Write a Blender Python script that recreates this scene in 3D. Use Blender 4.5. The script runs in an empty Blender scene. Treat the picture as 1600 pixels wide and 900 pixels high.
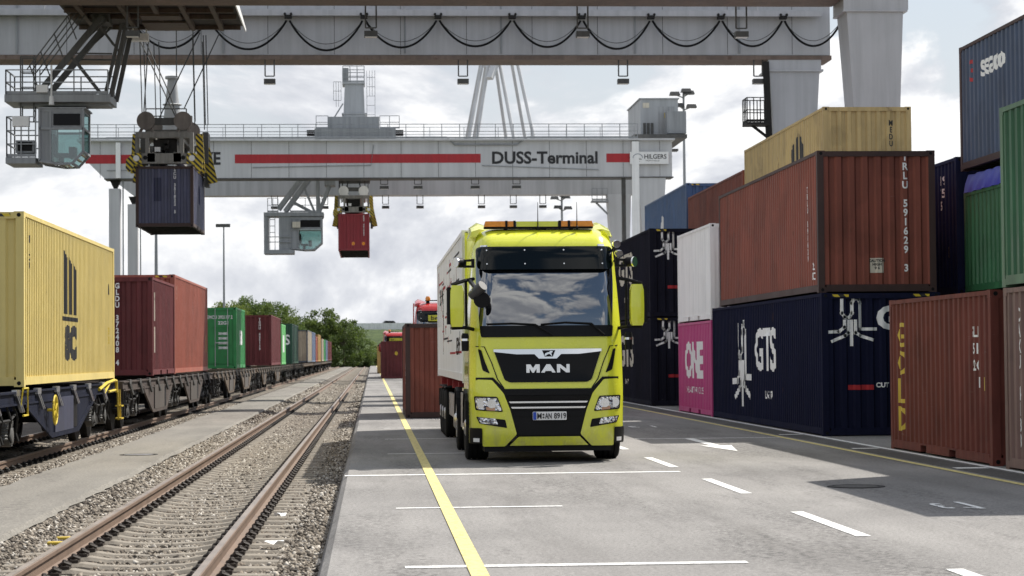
import bpy, bmesh, math, random
import numpy as np
from mathutils import Vector, Matrix
random.seed(7); rng = np.random.default_rng(7)
S = bpy.context.scene; COL = S.collection
rad, PI = math.radians, math.pi

# ------------------------------------------------------------------ camera
F_PX, YAW, PIT, ROLL, CAM_H = 3289, .0665, .0322, .0089, 1.68
cam = bpy.data.cameras.new('camera'); cam_ob = bpy.data.objects.new('camera', cam); COL.objects.link(cam_ob)
cam.sensor_width = 36; cam.lens = 36*F_PX/1600; cam.clip_end = 6000; cam.clip_start = .3
fw = Vector((math.sin(YAW)*math.cos(PIT), math.cos(YAW)*math.cos(PIT), math.sin(PIT)))
r0 = Vector((math.cos(YAW), -math.sin(YAW), 0)); u0 = r0.cross(fw)
rr = math.cos(ROLL)*r0 - math.sin(ROLL)*u0; uu = math.sin(ROLL)*r0 + math.cos(ROLL)*u0
M = Matrix((rr, uu, -fw)).transposed().to_4x4(); M.translation = (0, 0, CAM_H); cam_ob.matrix_world = M
cam.dof.use_dof = True; cam.dof.focus_distance = 33; cam.dof.aperture_fstop = 4.5
S.camera = cam_ob

# ------------------------------------------------------------------ light, sky
SUN = Vector((.66, .48, 1)).normalized()            # towards the sun
SUN_E = math.asin(SUN.z); SUN_A = math.atan2(SUN.x, SUN.y)
sl = bpy.data.lights.new('sun', 'SUN'); sl.energy = 5.0; sl.angle = rad(.5); sl.color = (1, .95, .87)
so = bpy.data.objects.new('sun', sl); COL.objects.link(so); so.rotation_euler = (-SUN).to_track_quat('-Z', 'Y').to_euler()
W = bpy.data.worlds.new('World'); S.world = W; W.use_nodes = True
nt = W.node_tree; nt.nodes.clear()
def N(t, typ, **k):
    n = t.nodes.new(typ)
    for a, b in k.items():
        if a.startswith('i_'):
            s = a[2:]; n.inputs[int(s) if s.isdigit() else s.replace('_', ' ')].default_value = b
        else: setattr(n, a, b)
    return n
def ramp(t, fac, stops, interp='LINEAR'):
    n = N(t, 'ShaderNodeValToRGB'); e = n.color_ramp.elements; n.color_ramp.interpolation = interp
    while len(e) < len(stops): e.new(.5)
    for el, (p, c) in zip(e, stops):
        el.position = p; el.color = (c, c, c, 1) if not hasattr(c, '__len__') else (*c, 1)
    t.links.new(fac, n.inputs[0]); return n.outputs[0]
def mixc(t, fac, a, b, mode='MIX'):
    n = N(t, 'ShaderNodeMix', data_type='RGBA', blend_type=mode)
    for i, s in ((0, fac), (6, a), (7, b)):
        if isinstance(s, bpy.types.NodeSocket): t.links.new(s, n.inputs[i])
        elif i == 0: n.inputs[0].default_value = s
        else: n.inputs[i].default_value = (*s, 1) if len(s) == 3 else s
    return n.outputs[2]
def math_(t, op, a, b=0., c=None):
    n = N(t, 'ShaderNodeMath', operation=op)
    for i, s in enumerate((a, b, c)):
        if s is None: continue
        if isinstance(s, bpy.types.NodeSocket): t.links.new(s, n.inputs[i])
        else: n.inputs[i].default_value = s
    return n.outputs[0]
sky = N(nt, 'ShaderNodeTexSky', sky_type='NISHITA', sun_disc=False, sun_elevation=SUN_E, sun_rotation=SUN_A, air_density=1.2, dust_density=1.5)
tc = N(nt, 'ShaderNodeTexCoord'); sp = N(nt, 'ShaderNodeSeparateXYZ'); nt.links.new(tc.outputs['Generated'], sp.inputs[0])
def cloud_noise(scale, detail, rough, off, dist=.35):
    mp = N(nt, 'ShaderNodeMapping'); mp.inputs['Location'].default_value = off; mp.inputs['Scale'].default_value = (1, 1, 1.7); nt.links.new(tc.outputs['Generated'], mp.inputs[0])
    n = N(nt, 'ShaderNodeTexNoise', i_Scale=scale, i_Detail=detail, i_Roughness=rough, i_Distortion=dist); nt.links.new(mp.outputs[0], n.inputs['Vector'])
    return n.outputs[0]
OFF = (5.56, 3.46, 2.29); e_ = .024
big = cloud_noise(4.4, 9, .57, OFF); lit = cloud_noise(4.4, 9, .57, tuple(o+e_*k for o, k in zip(OFF, (.2, .25, 1.))))
OFF2 = (6.25, 7.29, 1.14)
low = cloud_noise(.85, 2, .5, OFF2, 0.)
dens = math_(nt, 'ADD', big, math_(nt, 'MULTIPLY', math_(nt, 'SUBTRACT', low, .5), .45))
cover = ramp(nt, dens, [(.45, 0.), (.52, 1.)], 'EASE')
relief = math_(nt, 'ADD', math_(nt, 'MULTIPLY', math_(nt, 'SUBTRACT', big, lit), 4.2), .5)
soft = cloud_noise(2.2, 4, .5, (3.83, 4.39, 3.98))
tone = math_(nt, 'ADD', math_(nt, 'MULTIPLY', relief, .62), math_(nt, 'MULTIPLY', soft, .38))
ccol = ramp(nt, tone, [(.33, (4.5, 4.7, 5.2)), (.50, (6.0, 6.15, 6.5)), (.68, (8.8, 8.8, 8.75))])
veil = ramp(nt, sp.outputs[2], [(0., 1.), (.10, .80), (.25, .35), (.42, .0)])
skb = mixc(nt, veil, sky.outputs[0], (5.3, 5.5, 5.95))
skc = mixc(nt, cover, skb, ccol)
bg = N(nt, 'ShaderNodeBackground', i_Strength=.10); nt.links.new(skc, bg.inputs[0])
wo = N(nt, 'ShaderNodeOutputWorld'); nt.links.new(bg.outputs[0], wo.inputs[0])
S.view_settings.view_transform = 'Standard'; S.view_settings.look = 'None'; S.view_settings.exposure = 0.42; S.view_settings.gamma = 1
S.cycles.max_bounces = 6; S.cycles.diffuse_bounces = 3

# ------------------------------------------------------------------ materials
def base_mat(name):
    m = bpy.data.materials.new(name); m.use_nodes = True; t = m.node_tree
    return m, t, t.nodes['Principled BSDF']
def ocoord(t, scale=(1, 1, 1), rnd=True):
    c = N(t, 'ShaderNodeTexCoord'); mp = N(t, 'ShaderNodeMapping'); mp.inputs['Scale'].default_value = scale
    v = c.outputs['Object']
    if rnd:
        oi = N(t, 'ShaderNodeObjectInfo'); a = N(t, 'ShaderNodeVectorMath', operation='ADD'); m = N(t, 'ShaderNodeVectorMath', operation='SCALE')
        cc = N(t, 'ShaderNodeCombineXYZ'); t.links.new(oi.outputs['Random'], cc.inputs[0]); t.links.new(oi.outputs['Random'], cc.inputs[1])
        t.links.new(cc.outputs[0], m.inputs[0]); m.inputs['Scale'].default_value = 37.
        t.links.new(v, a.inputs[0]); t.links.new(m.outputs[0], a.inputs[1]); v = a.outputs[0]
    t.links.new(v, mp.inputs[0]); return mp.outputs[0]
def noise(t, vec, scale, detail=4, rough=.55):
    n = N(t, 'ShaderNodeTexNoise', i_Scale=scale, i_Detail=detail, i_Roughness=rough); t.links.new(vec, n.inputs['Vector']); return n.outputs[0]
MATS = {}
def paint(name, col, rough=.45, metal=0., var=.22, streak=.25, rust=0., scale=1., coat=0., bump=0., spec=.5, rnd=True, dust=0.):
    if name in MATS: return MATS[name]
    m, t, b = base_mat(name); L = t.links.new
    v = ocoord(t, rnd=rnd); c = tuple(col)
    n1 = noise(t, v, 1.1*scale, 6, .6)
    k = ramp(t, n1, [(.25, 1-var), (.5, 1.), (.8, 1+var*.5)])
    o = mixc(t, 1., c, k, 'MULTIPLY')
    if streak:
        n2 = noise(t, ocoord(t, (7*scale, 7*scale, .35*scale), rnd), 1., 4, .6)
        o = mixc(t, 1., o, ramp(t, n2, [(.35, 1-streak), (.6, 1.)]), 'MULTIPLY')
    if rust:
        n3 = noise(t, ocoord(t, (1, 1, .45), rnd), 2.6*scale, 8, .68)
        f = ramp(t, n3, [(.66-.16*rust, 0.), (.74-.13*rust, min(1, .55+rust*.4))])
        o = mixc(t, f, o, (.075, .036, .02))
    if dust:
        sz = N(t, 'ShaderNodeSeparateXYZ'); tcd = N(t, 'ShaderNodeTexCoord'); L(tcd.outputs['Object'], sz.inputs[0])
        f = math_(t, 'MULTIPLY', ramp(t, sz.outputs[2], [(.25, 1.), (1.3, .12)]), ramp(t, noise(t, ocoord(t, (3, 3, 1.2), False), 2.2, 7, .7), [(.36, 0.), (.66, dust)]))
        o = mixc(t, f, o, (.30, .27, .21))
    if rust > .04:
        n4 = noise(t, ocoord(t, (11, 11, .22), rnd), 1., 5, .65); f = ramp(t, n4, [(.62, 0.), (.72, .55)]); o = mixc(t, math_(t, 'MULTIPLY', f, min(1., .35+rust*2)), o, (.06, .028, .016))
        n5 = noise(t, ocoord(t, (1.2, 1.2, 9), rnd), 1.5, 6, .75); o = mixc(t, ramp(t, n5, [(.66, 0.), (.74, .30)]), o, tuple(.35+.5*q for q in c))
        n6 = noise(t, v, .75, 2, .5); o = mixc(t, 1., o, ramp(t, n6, [(.40, .86), (.44, 1.), (.62, 1.), (.66, 1.13)]), 'MULTIPLY')
    L(o, b.inputs['Base Color'])
    L(ramp(t, n1, [(.3, max(0, rough-.06)), (.7, min(1, rough+.1))]), b.inputs['Roughness'])
    b.inputs['Metallic'].default_value = metal; b.inputs['Specular IOR Level'].default_value = spec
    if coat: b.inputs['Coat Weight'].default_value = coat; b.inputs['Coat Roughness'].default_value = .04
    if 'container' in name:
        bp = N(t, 'ShaderNodeBump', i_Strength=.55, i_Distance=.05); L(noise(t, v, 1.5, 3, .5), bp.inputs['Height']); L(bp.outputs[0], b.inputs['Normal'])
    if bump:
        bp = N(t, 'ShaderNodeBump', i_Strength=bump, i_Distance=.02); L(noise(t, v, 9*scale, 5), bp.inputs['Height']); L(bp.outputs[0], b.inputs['Normal'])
    MATS[name] = m; return m
grey_steel = paint('grey_steel', (.30, .315, .33), .5, var=.12, streak=.22, scale=.6)
crane_grey = paint('crane_grey', (.40, .415, .43), .5, var=.10, streak=.16, scale=.4)
crane_dim = paint('crane_grey_weathered', (.46, .465, .485), .45, var=.10, streak=.13, scale=.5)
rust_flange = paint('rusty_flange', (.19, .14, .115), .7, var=.3, streak=.2, rust=.4)
dark_steel = paint('dark_steel', (.024, .023, .022), .65, spec=.2, var=.3, streak=.2)
mid_steel = paint('mid_steel', (.095, .094, .09), .55, spec=.3, var=.3, streak=.2, rust=.25)
black = paint('black_plastic', (.006, .006, .007), .5, var=.1, streak=0, spec=.18)
gloss_black = paint('gloss_black', (.003, .003, .004), .08, var=.1, streak=0, spec=.16)
rubber = paint('tyre_rubber', (.012, .012, .012), .85, var=.3, streak=0, spec=.2)
chrome = paint('chrome', (.75, .76, .78), .10, 1., var=.05, streak=0)
alu = paint('brushed_aluminium', (.55, .56, .57), .32, .9, var=.15, streak=.1)
white = paint('white_paint', (.82, .82, .81), .5, var=.08, streak=.06)
offwhite = paint('container_white', (.88, .88, .87), .5, var=.08, streak=.10)
cream = paint('cream_lettering', (.66, .61, .50), .6, var=.18, streak=.25)
yellow_paint = paint('signal_yellow', (.62, .47, .035), .5, var=.15, streak=.1)
haz_yellow = paint('hazard_yellow', (.58, .42, .04), .5, var=.2, streak=.2)
red_stripe = paint('stripe_red', (.42, .018, .025), .5, var=.12, streak=.15)
text_black = paint('lettering_black', (.018, .018, .02), .55, var=.1, streak=0)
lime = paint('lime_lacquer', (.71, .735, .04), .24, dust=.5, var=.05, streak=0, coat=.8)
red_lacq = paint('red_lacquer', (.42, .02, .02), .28, var=.04, streak=0, coat=.7)
amber = paint('amber_lens', (.85, .30, .02), .15, var=.3, streak=0, scale=14, coat=.5)
rope_m = paint('steel_rope', (.035, .035, .035), .6, var=.1, streak=0)
def glass_mat(name, tint, ior=1.55, rough=.02, trans=0.):
    m, t, b = base_mat(name); b.inputs['Base Color'].default_value = (*tint, 1); b.inputs['Roughness'].default_value = rough
    b.inputs['IOR'].default_value = ior; b.inputs['Transmission Weight'].default_value = trans; return m
screen = glass_mat('windscreen_glass', (.005, .007, .010), 3.0, .0)
visor_m = glass_mat('smoked_visor', (.002, .004, .0035), 1.38, .06)
def pane_mat():
    m = bpy.data.materials.new('cab_glass'); m.use_nodes = True; t = m.node_tree; t.nodes.clear()
    tr = N(t, 'ShaderNodeBsdfTransparent'); tr.inputs[0].default_value = (.62, .75, .74, 1)
    g = N(t, 'ShaderNodeBsdfGlossy', i_Roughness=.03); mx = N(t, 'ShaderNodeMixShader', i_0=.16); o = N(t, 'ShaderNodeOutputMaterial')
    t.links.new(tr.outputs[0], mx.inputs[1]); t.links.new(g.outputs[0], mx.inputs[2]); t.links.new(mx.outputs[0], o.inputs[0]); return m
cab_glass = pane_mat()
def lamp_facets():
    m, t, b = base_mat('headlamp_reflector'); v = ocoord(t)
    vo = N(t, 'ShaderNodeTexVoronoi', i_Scale=26.); t.links.new(v, vo.inputs['Vector'])
    t.links.new(mixc(t, ramp(t, vo.outputs['Color'], [(.3, 0.), (.5, 1.)]), (.10, .10, .12), (.85, .86, .88)), b.inputs['Base Color'])
    b.inputs['Metallic'].default_value = .85; b.inputs['Roughness'].default_value = .14
    bp = N(t, 'ShaderNodeBump', i_Strength=.6, i_Distance=.03); t.links.new(vo.outputs['Distance'], bp.inputs['Height']); t.links.new(bp.outputs[0], b.inputs['Normal'])
    b.inputs['Coat Weight'].default_value = 1.; return m
facet = lamp_facets()
def hazard_mat():
    m, t, b = base_mat('hazard_stripes'); c = N(t, 'ShaderNodeTexCoord'); s = N(t, 'ShaderNodeSeparateXYZ'); t.links.new(c.outputs['Object'], s.inputs[0])
    f = math_(t, 'FRACT', math_(t, 'MULTIPLY', math_(t, 'ADD', math_(t, 'ADD', s.outputs[0], s.outputs[1]), s.outputs[2]), 4.2))
    t.links.new(mixc(t, math_(t, 'GREATER_THAN', f, .5), (.62, .46, .03), (.02, .02, .02)), b.inputs['Base Color']); b.inputs['Roughness'].default_value = .5; return m
hazard = hazard_mat()
def asphalt(name, lo, hi, crack=.75, warm=1.):
    m, t, b = base_mat(name); L = t.links.new
    v = ocoord(t, rnd=False); vs = ocoord(t, (1, .16, 1), False)
    big_ = noise(t, v, .22, 5, .6); lane = noise(t, vs, .9, 4, .6); sp1 = noise(t, v, 26, 3, .8); sp2 = noise(t, v, 75, 2, .9)
    a = mixc(t, ramp(t, big_, [(.3, 0.), (.7, 1.)]), (lo, lo*.968*(.75+.25*warm), lo*.935*warm), (hi, hi*.965*(.75+.25*warm), hi*.925*warm))
    a = mixc(t, 1., a, ramp(t, lane, [(.3, .86), (.55, 1.), (.8, 1.06)]), 'MULTIPLY')
    a = mixc(t, 1., a, ramp(t, sp1, [(.25, .50), (.5, 1.), (.75, 1.42)]), 'MULTIPLY')
    a = mixc(t, 1., a, ramp(t, sp2, [(.3, .7), (.5, 1.), (.7, 1.3)]), 'MULTIPLY')
    msk = ramp(t, noise(t, vs, .55, 6, .7), [(.46, 0.), (.60, 1.)])
    worn = ramp(t, noise(t, v, 11, 8, .85), [(.47, 0.), (.56, 1.)])
    a = mixc(t, math_(t, 'MULTIPLY', math_(t, 'MULTIPLY', msk, worn), crack), a, (.045, .043, .042))
    tr = N(t, 'ShaderNodeSeparateXYZ'); L(v, tr.inputs[0]); wv = noise(t, ocoord(t, (.0, .05, 1), False), 1., 2, .5)
    xx = math_(t, 'ADD', tr.outputs[0], math_(t, 'MULTIPLY', wv, .5))
    for x0 in (1.9, 3.95, 5.6, 7.5):
        tk = ramp(t, math_(t, 'ABSOLUTE', math_(t, 'SUBTRACT', xx, x0)), [(.10, 1.), (.45, 0.)], 'EASE')
        a = mixc(t, math_(t, 'MULTIPLY', tk, ramp(t, noise(t, vs, 1.6, 5, .7), [(.40, 0.), (.7, .34)])), a, (.085, .08, .075))
    vo = N(t, 'ShaderNodeTexVoronoi', i_Scale=1.7); L(v, vo.inputs['Vector'])
    a = mixc(t, math_(t, 'MULTIPLY', ramp(t, vo.outputs['Distance'], [(.035, .8), (.075, 0.)]), ramp(t, big_, [(.42, 0.), (.55, 1.)])), a, (.05, .047, .045))
    L(a, b.inputs['Base Color']); b.inputs['Roughness'].default_value = .9; b.inputs['Specular IOR Level'].default_value = .25
    bp = N(t, 'ShaderNodeBump', i_Strength=.5, i_Distance=.006); L(sp1, bp.inputs['Height']); L(bp.outputs[0], b.inputs['Normal'])
    return m
road_m = asphalt('worn_asphalt', .19, .28)
path_m = asphalt('pale_concrete_path', .185, .235, .55, .90)
chan_m = asphalt('dark_drain_strip', .075, .13, .5)
def line_mat(name, col):
    m, t, b = base_mat(name); v = ocoord(t, rnd=False)
    w = ramp(t, noise(t, v, 14, 8, .75), [(.35, .36), (.50, 1.)])
    t.links.new(mixc(t, 1., col, w, 'MULTIPLY'), b.inputs['Base Color']); b.inputs['Roughness'].default_value = .75; return m
line_white = line_mat('road_paint_white', (.78, .78, .76)); line_yellow = line_mat('road_paint_yellow', (.66, .565, .23))
def ground_mat(name, cols, scale, bump=.6, attr=None):
    m, t, b = base_mat(name); v = ocoord(t, rnd=False)
    if attr: f = N(t, 'ShaderNodeAttribute', attribute_name=attr).outputs['Fac']
    else: f = noise(t, v, scale, 6, .75)
    c = ramp(t, f, cols)
    if 'ballast' in name:
        sx = N(t, 'ShaderNodeSeparateXYZ'); t.links.new(v, sx.inputs[0]); dmin = None
        for x0 in (-2.92, -1.42, -7.69, -6.19):
            d = math_(t, 'ABSOLUTE', math_(t, 'SUBTRACT', sx.outputs[0], x0)); dmin = d if dmin is None else math_(t, 'MINIMUM', dmin, d)
        c = mixc(t, math_(t, 'MULTIPLY', ramp(t, dmin, [(.05, .6), (.48, 0.)]), ramp(t, noise(t, v, 1.3, 5, .6), [(.3, .4), (.7, 1.)])), c, (.115, .072, .045))
    c = mixc(t, 1., c, ramp(t, noise(t, v, .35, 5, .6), [(.3, .8), (.7, 1.12)]), 'MULTIPLY')
    t.links.new(c, b.inputs['Base Color']); b.inputs['Roughness'].default_value = .92; b.inputs['Specular IOR Level'].default_value = .2
    if bump:
        bp = N(t, 'ShaderNodeBump', i_Strength=bump, i_Distance=.04); t.links.new(noise(t, v, scale, 4, .7), bp.inputs['Height']); t.links.new(bp.outputs[0], b.inputs['Normal'])
    return m
stone_cols = [(0., (.05, .043, .037)), (.4, (.175, .150, .122)), (.7, (.29, .257, .213)), (1., (.50, .47, .42))]
ballast_m = ground_mat('ballast_bed', [(.25, (.03, .026, .022)), (.5, (.11, .098, .085)), (.75, (.26, .235, .205))], 13, .9)
stone_m = ground_mat('ballast_stones', stone_cols, 5, 0, 'tone')
grass_m = ground_mat('rough_grass', [(.3, (.045, .065, .02)), (.6, (.10, .125, .04)), (.8, (.17, .17, .08))], 1.5, .8)
sleeper_m = paint('concrete_sleeper', (.215, .19, .155), .85, var=.28, streak=0, scale=3, bump=.3)
rail_side = paint('rusty_rail', (.155, .105, .075), .7, var=.3, streak=0, scale=2)
rail_top = paint('worn_rail_head', (.34, .29, .25), .38, .6, var=.2, streak=0, scale=2)

# ------------------------------------------------------------------ mesh helpers
class MB:
    def __init__(s): s.v, s.f = [], []
    def add(s, vs, fs):
        o = len(s.v); s.v += [tuple(p) for p in vs]; s.f += [tuple(i+o for i in f) for f in fs]; return s
    def hexa(s, p): return s.add(p, [(0, 3, 2, 1), (4, 5, 6, 7), (0, 1, 5, 4), (1, 2, 6, 5), (2, 3, 7, 6), (3, 0, 4, 7)])
    def box(s, x0, x1, y0, y1, z0, z1):
        return s.hexa([(x0, y0, z0), (x1, y0, z0), (x1, y1, z0), (x0, y1, z0), (x0, y0, z1), (x1, y0, z1), (x1, y1, z1), (x0, y1, z1)])
    def bar(s, p, q, w, h=None, up=(0, 0, 1)):
        p, q = Vector(p), Vector(q); d = (q-p).normalized(); a = d.cross(Vector(up))
        if a.length < 1e-4: a = d.cross(Vector((0, 1, 0)))
        a.normalize(); b = a.cross(d); a = a*w/2; b = b*(h or w)/2
        return s.hexa([p-a-b, p+a-b, p+a+b, p-a+b, q-a-b, q+a-b, q+a+b, q-a+b])
    def pipe(s, pts, r, n=6, r2=None):
        pts = [Vector(p) for p in pts]; m = len(pts); vs, fs = [], []
        for i, p in enumerate(pts):
            d = (pts[min(i+1, m-1)]-pts[max(i-1, 0)]).normalized()
            a = d.cross(Vector((0, 0, 1)) if abs(d.z) < .95 else Vector((0, 1, 0))).normalized(); b = d.cross(a)
            rr_ = r if r2 is None else r+(r2-r)*i/(m-1)
            vs += [p+(a*math.cos(2*PI*k/n)+b*math.sin(2*PI*k/n))*rr_ for k in range(n)]
        for i in range(m-1):
            for k in range(n): fs.append((i*n+k, i*n+(k+1) % n, (i+1)*n+(k+1) % n, (i+1)*n+k))
        fs += [tuple(range(n))[::-1], tuple((m-1)*n+k for k in range(n))]
        return s.add(vs, fs)
    def lathe(s, prof, c=(0, 0, 0), axis='x', n=20):
        vs, fs = [], []; m = len(prof)
        for (r, a) in prof:
            for k in range(n):
                t = 2*PI*k/n; u, w = r*math.cos(t), r*math.sin(t)
                q = {'x': (a, u, w), 'y': (u, a, w), 'z': (u, w, a)}[axis]; vs.append((c[0]+q[0], c[1]+q[1], c[2]+q[2]))
        for i in range(m-1):
            for k in range(n): fs.append((i*n+k, i*n+(k+1) % n, (i+1)*n+(k+1) % n, (i+1)*n+k))
        fs += [tuple(range(n))[::-1], tuple((m-1)*n+k for k in range(n))]
        return s.add(vs, fs)
    def prism(s, poly, axis, a0, a1):
        n = len(poly)
        f = {'x': lambda p, a: (a, p[0], p[1]), 'y': lambda p, a: (p[0], a, p[1]), 'z': lambda p, a: (p[0], p[1], a)}[axis]
        return s.add([f(p, a0) for p in poly]+[f(p, a1) for p in poly], [tuple(range(n)), tuple(range(2*n-1, n-1, -1))]+[(i, (i+1) % n, n+(i+1) % n, n+i) for i in range(n)])
    def mesh(s, name, smooth=False):
        me = bpy.data.meshes.new(name); me.from_pydata(s.v, [], s.f)
        bm = bmesh.new(); bm.from_mesh(me); bmesh.ops.recalc_face_normals(bm, faces=bm.faces); bm.to_mesh(me); bm.free()
        me.materials.append(None)
        if smooth:
            me.polygons.foreach_set('use_smooth', [True]*len(me.polygons)); me.set_sharp_from_angle(angle=.7)
        return me
    def obj(s, name, mat, parent=None, loc=None, rot=None, smooth=False): return ob(name, s.mesh(name, smooth), mat, parent, loc, rot)
def ob(name, me, mat, parent=None, loc=None, rot=None):
    o = bpy.data.objects.new(name, me); COL.objects.link(o)
    if not len(me.materials): me.materials.append(None)
    o.material_slots[0].link = 'OBJECT'; o.material_slots[0].material = mat
    if parent: o.parent = parent
    if loc: o.location = loc
    if rot: o.rotation_euler = rot
    return o
def tag(o, label=None, cat=None, group=None, kind=None):
    if label: o['label'] = label
    if cat: o['category'] = cat
    if group: o['group'] = group
    if kind: o['kind'] = kind
    return o
def thing(name, label, cat, loc=(0, 0, 0), group=None, rotz=0):
    o = bpy.data.objects.new(name, None); COL.objects.link(o); o.location = loc; o.rotation_euler = (0, 0, rotz); o.empty_display_size = .3
    return tag(o, label, cat, group)
def copy_tree(o, parent=None):
    c = o.copy(); COL.objects.link(c); c.parent = parent
    for ch in list(o.children): copy_tree(ch, c)
    return c
CACHE = {}
def cached(key, fn):
    if key not in CACHE: CACHE[key] = fn()
    return CACHE[key]
def text_mesh(txt, size, sx=1., bold=0., space=1., align='CENTER', line=1.0):
    cu = bpy.data.curves.new('lettering', 'FONT'); cu.body = txt; cu.size = size; cu.offset = bold; cu.space_character = space
    cu.align_x = align; cu.align_y = 'CENTER'; cu.space_line = line; cu.resolution_u = 3
    o = bpy.data.objects.new('lettering', cu); me = bpy.data.meshes.new_from_object(o)
    bpy.data.objects.remove(o); bpy.data.curves.remove(cu)
    for v in me.vertices: v.co.x *= sx
    me.materials.clear(); return me
def text_fit(txt, w, h, bold=0., line=1.0):
    me = text_mesh(txt, 1., 1., bold*1./max(h, .05), line=line); co = np.array([v.co[:] for v in me.vertices]); lo, hi = co.min(0), co.max(0)
    for v in me.vertices: v.co.x = ((v.co.x-lo[0])/(hi[0]-lo[0])-.5)*w; v.co.y = ((v.co.y-lo[1])/(hi[1]-lo[1])-.5)*h
    return me
def poly_mesh(polys):
    me = bpy.data.meshes.new('marking'); vs, fs = [], []
    for p in polys: fs.append(tuple(range(len(vs), len(vs)+len(p)))); vs += [(a, b, 0) for a, b in p]
    me.from_pydata(vs, [], fs); return me
def ribbon(lines, w):
    out = []
    for ln in lines:
        for (a, b), (c, d) in zip(ln[:-1], ln[1:]):
            L = math.hypot(c-a, d-b); ex, ey = (c-a)/L*w/2, (d-b)/L*w/2
            out.append([(a-ex-ey, b-ey+ex), (a-ex+ey, b-ey-ex), (c+ex+ey, d+ey-ex), (c+ex-ey, d+ey+ex)])
    return out

# ------------------------------------------------------------------ ground, road, tracks
def strip(name, rows, ys, mat, parent=None, jit=0.):
    vs, fs = [], []; n = len(rows)
    for j, y in enumerate(ys):
        for (x, z) in rows: vs.append((x+(random.uniform(-jit, jit) if jit else 0), y, z+(random.uniform(-jit, jit)*.5 if jit else 0)))
    for j in range(len(ys)-1):
        for i in range(n-1): fs.append((j*n+i, j*n+i+1, (j+1)*n+i+1, (j+1)*n+i))
    return MB().add(vs, fs).obj(name, mat, parent)
YEND = 405
g = MB().add([(-2500, -200, -.42), (2500, -200, -.42), (2500, 4000, -.42), (-2500, 4000, -.42)], [(0, 1, 2, 3)]).obj('ground', grass_m); g['kind'] = 'structure'
ys = list(np.arange(2, 60, .5))+list(np.arange(60, YEND+1, 5))
road_root = strip('road', [(-.52, -.30), (-.43, -.06), (-.36, 0.), (60, 0.)], [-40]+ys, road_m); road_root['kind'] = 'structure'
bal = strip('ballast', [(-30, -.40), (-9.8, -.34), (-8.5, -.24), (-7.9, -.20), (-6.9, -.215), (-5.9, -.20), (-5.45, -.18), (-5.0, -.18), (-4.2, -.18), (-3.72, -.19), (-3.4, -.285), (-2.9, -.32),
     (-2.15, -.335), (-1.4, -.32), (-.95, -.30), (-.62, -.25), (-.40, -.27)], [-10]+ys, ballast_m, jit=.012); bal['kind'] = 'structure'
edge = []
for y in [-20]+ys: edge.append((y, -5.34+random.uniform(-.05, .05), -3.80+random.uniform(-.035, .035)))
pm = MB(); n = len(edge)
pm.add([p for y, a, b in edge for p in ((a, y, -.16), (a+.05, y, -.12), (b-.06, y, -.12), (b, y, -.17))], [(j*4+i, j*4+i+1, (j+1)*4+i+1, (j+1)*4+i) for j in range(n-1) for i in range(3)])
pm.obj('service_path', path_m)['kind'] = 'structure'
MB().box(8.33, 8.80, -40, YEND, -.05, .004).obj('drain_strip', chan_m, road_root)
def flat(name, poly, mat, z): return ob(name, MB().add([(x, y, z) for x, y in poly], [tuple(range(len(poly)))]).mesh(name), mat, road_root)
def rect(name, x0, x1, y0, y1, mat, z=.006): return flat(name, [(x0, y0), (x1, y0), (x1, y1), (x0, y1)], mat, z)
rect('lane_line', .74, .88, -30, YEND, line_yellow, .010)
rect('lane_line', 8.10, 8.22, -30, YEND, line_yellow, .006)
rect('edge_line', 8.86, 8.98, -30, YEND, line_white, .009)
for k in range(-1, 60):
    y = 16.85+6.55*k; th = .21 if k == 2 else (.12 if k != 0 else .16)
    a, b = (-.40, 4.38) if k == 2 else (.25, 2.1+.9*(k == 0))
    if k < 8: rect('bay_line', a, b, y-th/2, y+th/2, line_white)
for k in range(0, 16): rect('lane_dash', 4.40, 4.54, 13.0+6.04*k, 16.05+6.04*k, line_white)
flat('direction_arrow', [(6.18, 41.6), (6.36, 41.6), (6.36, 38.3), (6.56, 38.35), (6.27, 36.0), (5.98, 38.35), (6.18, 38.3)], line_white, .007)
me = text_mesh('3', 1.05, .32, .02); ob('bay_number', me, line_white, road_root, (6.16, 22.65, .007), (0, 0, PI))
rect('bay_number', 6.46, 6.53, 22.15, 23.2, line_white, .007); flat('bay_number', [(6.46, 22.15), (6.46, 22.27), (6.34, 22.4), (6.34, 22.32)], line_white, .0075)
me = text_mesh('3', 1.2, .45, .02); ob('bay_number', me, line_white, road_root, (6.05, 48.8, .007), (0, 0, PI)); rect('bay_number', 6.5, 6.56, 48.3, 49.3, line_white, .007)
rect('edge_mark', 8.36, 8.84, 29.75, 30.05, line_white, .008); rect('edge_mark', 8.36, 8.84, 36.3, 36.55, line_white, .008)
rect('edge_mark', 8.36, 8.84, 42.9, 43.15, line_white, .008); rect('edge_mark', 5.2, 8.1, 41.6, 41.72, line_white, .007)
def manhole(name, label, x, y, z, rx, mat, kind):
    t = thing(name, label, 'manhole cover', (x, y, z), 'manhole covers')
    MB().lathe([(rx, -.02), (rx, .006), (rx-.07, .008), (rx-.07, .002)], axis='z', n=28).obj('frame', dark_steel, t)
    MB().lathe([(rx-.085, -.02), (rx-.085, .007)], axis='z', n=28).obj('cover', mat, t)
manhole('manhole_cover', 'round iron manhole cover with pale top on the concrete path between the tracks', -4.4, 40.1, -.12, .36, alu, 0)
manhole('manhole_cover', 'round dark manhole cover in the shadow on the asphalt lane', 6.05, 26.15, .002, .36, chan_m, 1)

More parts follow.
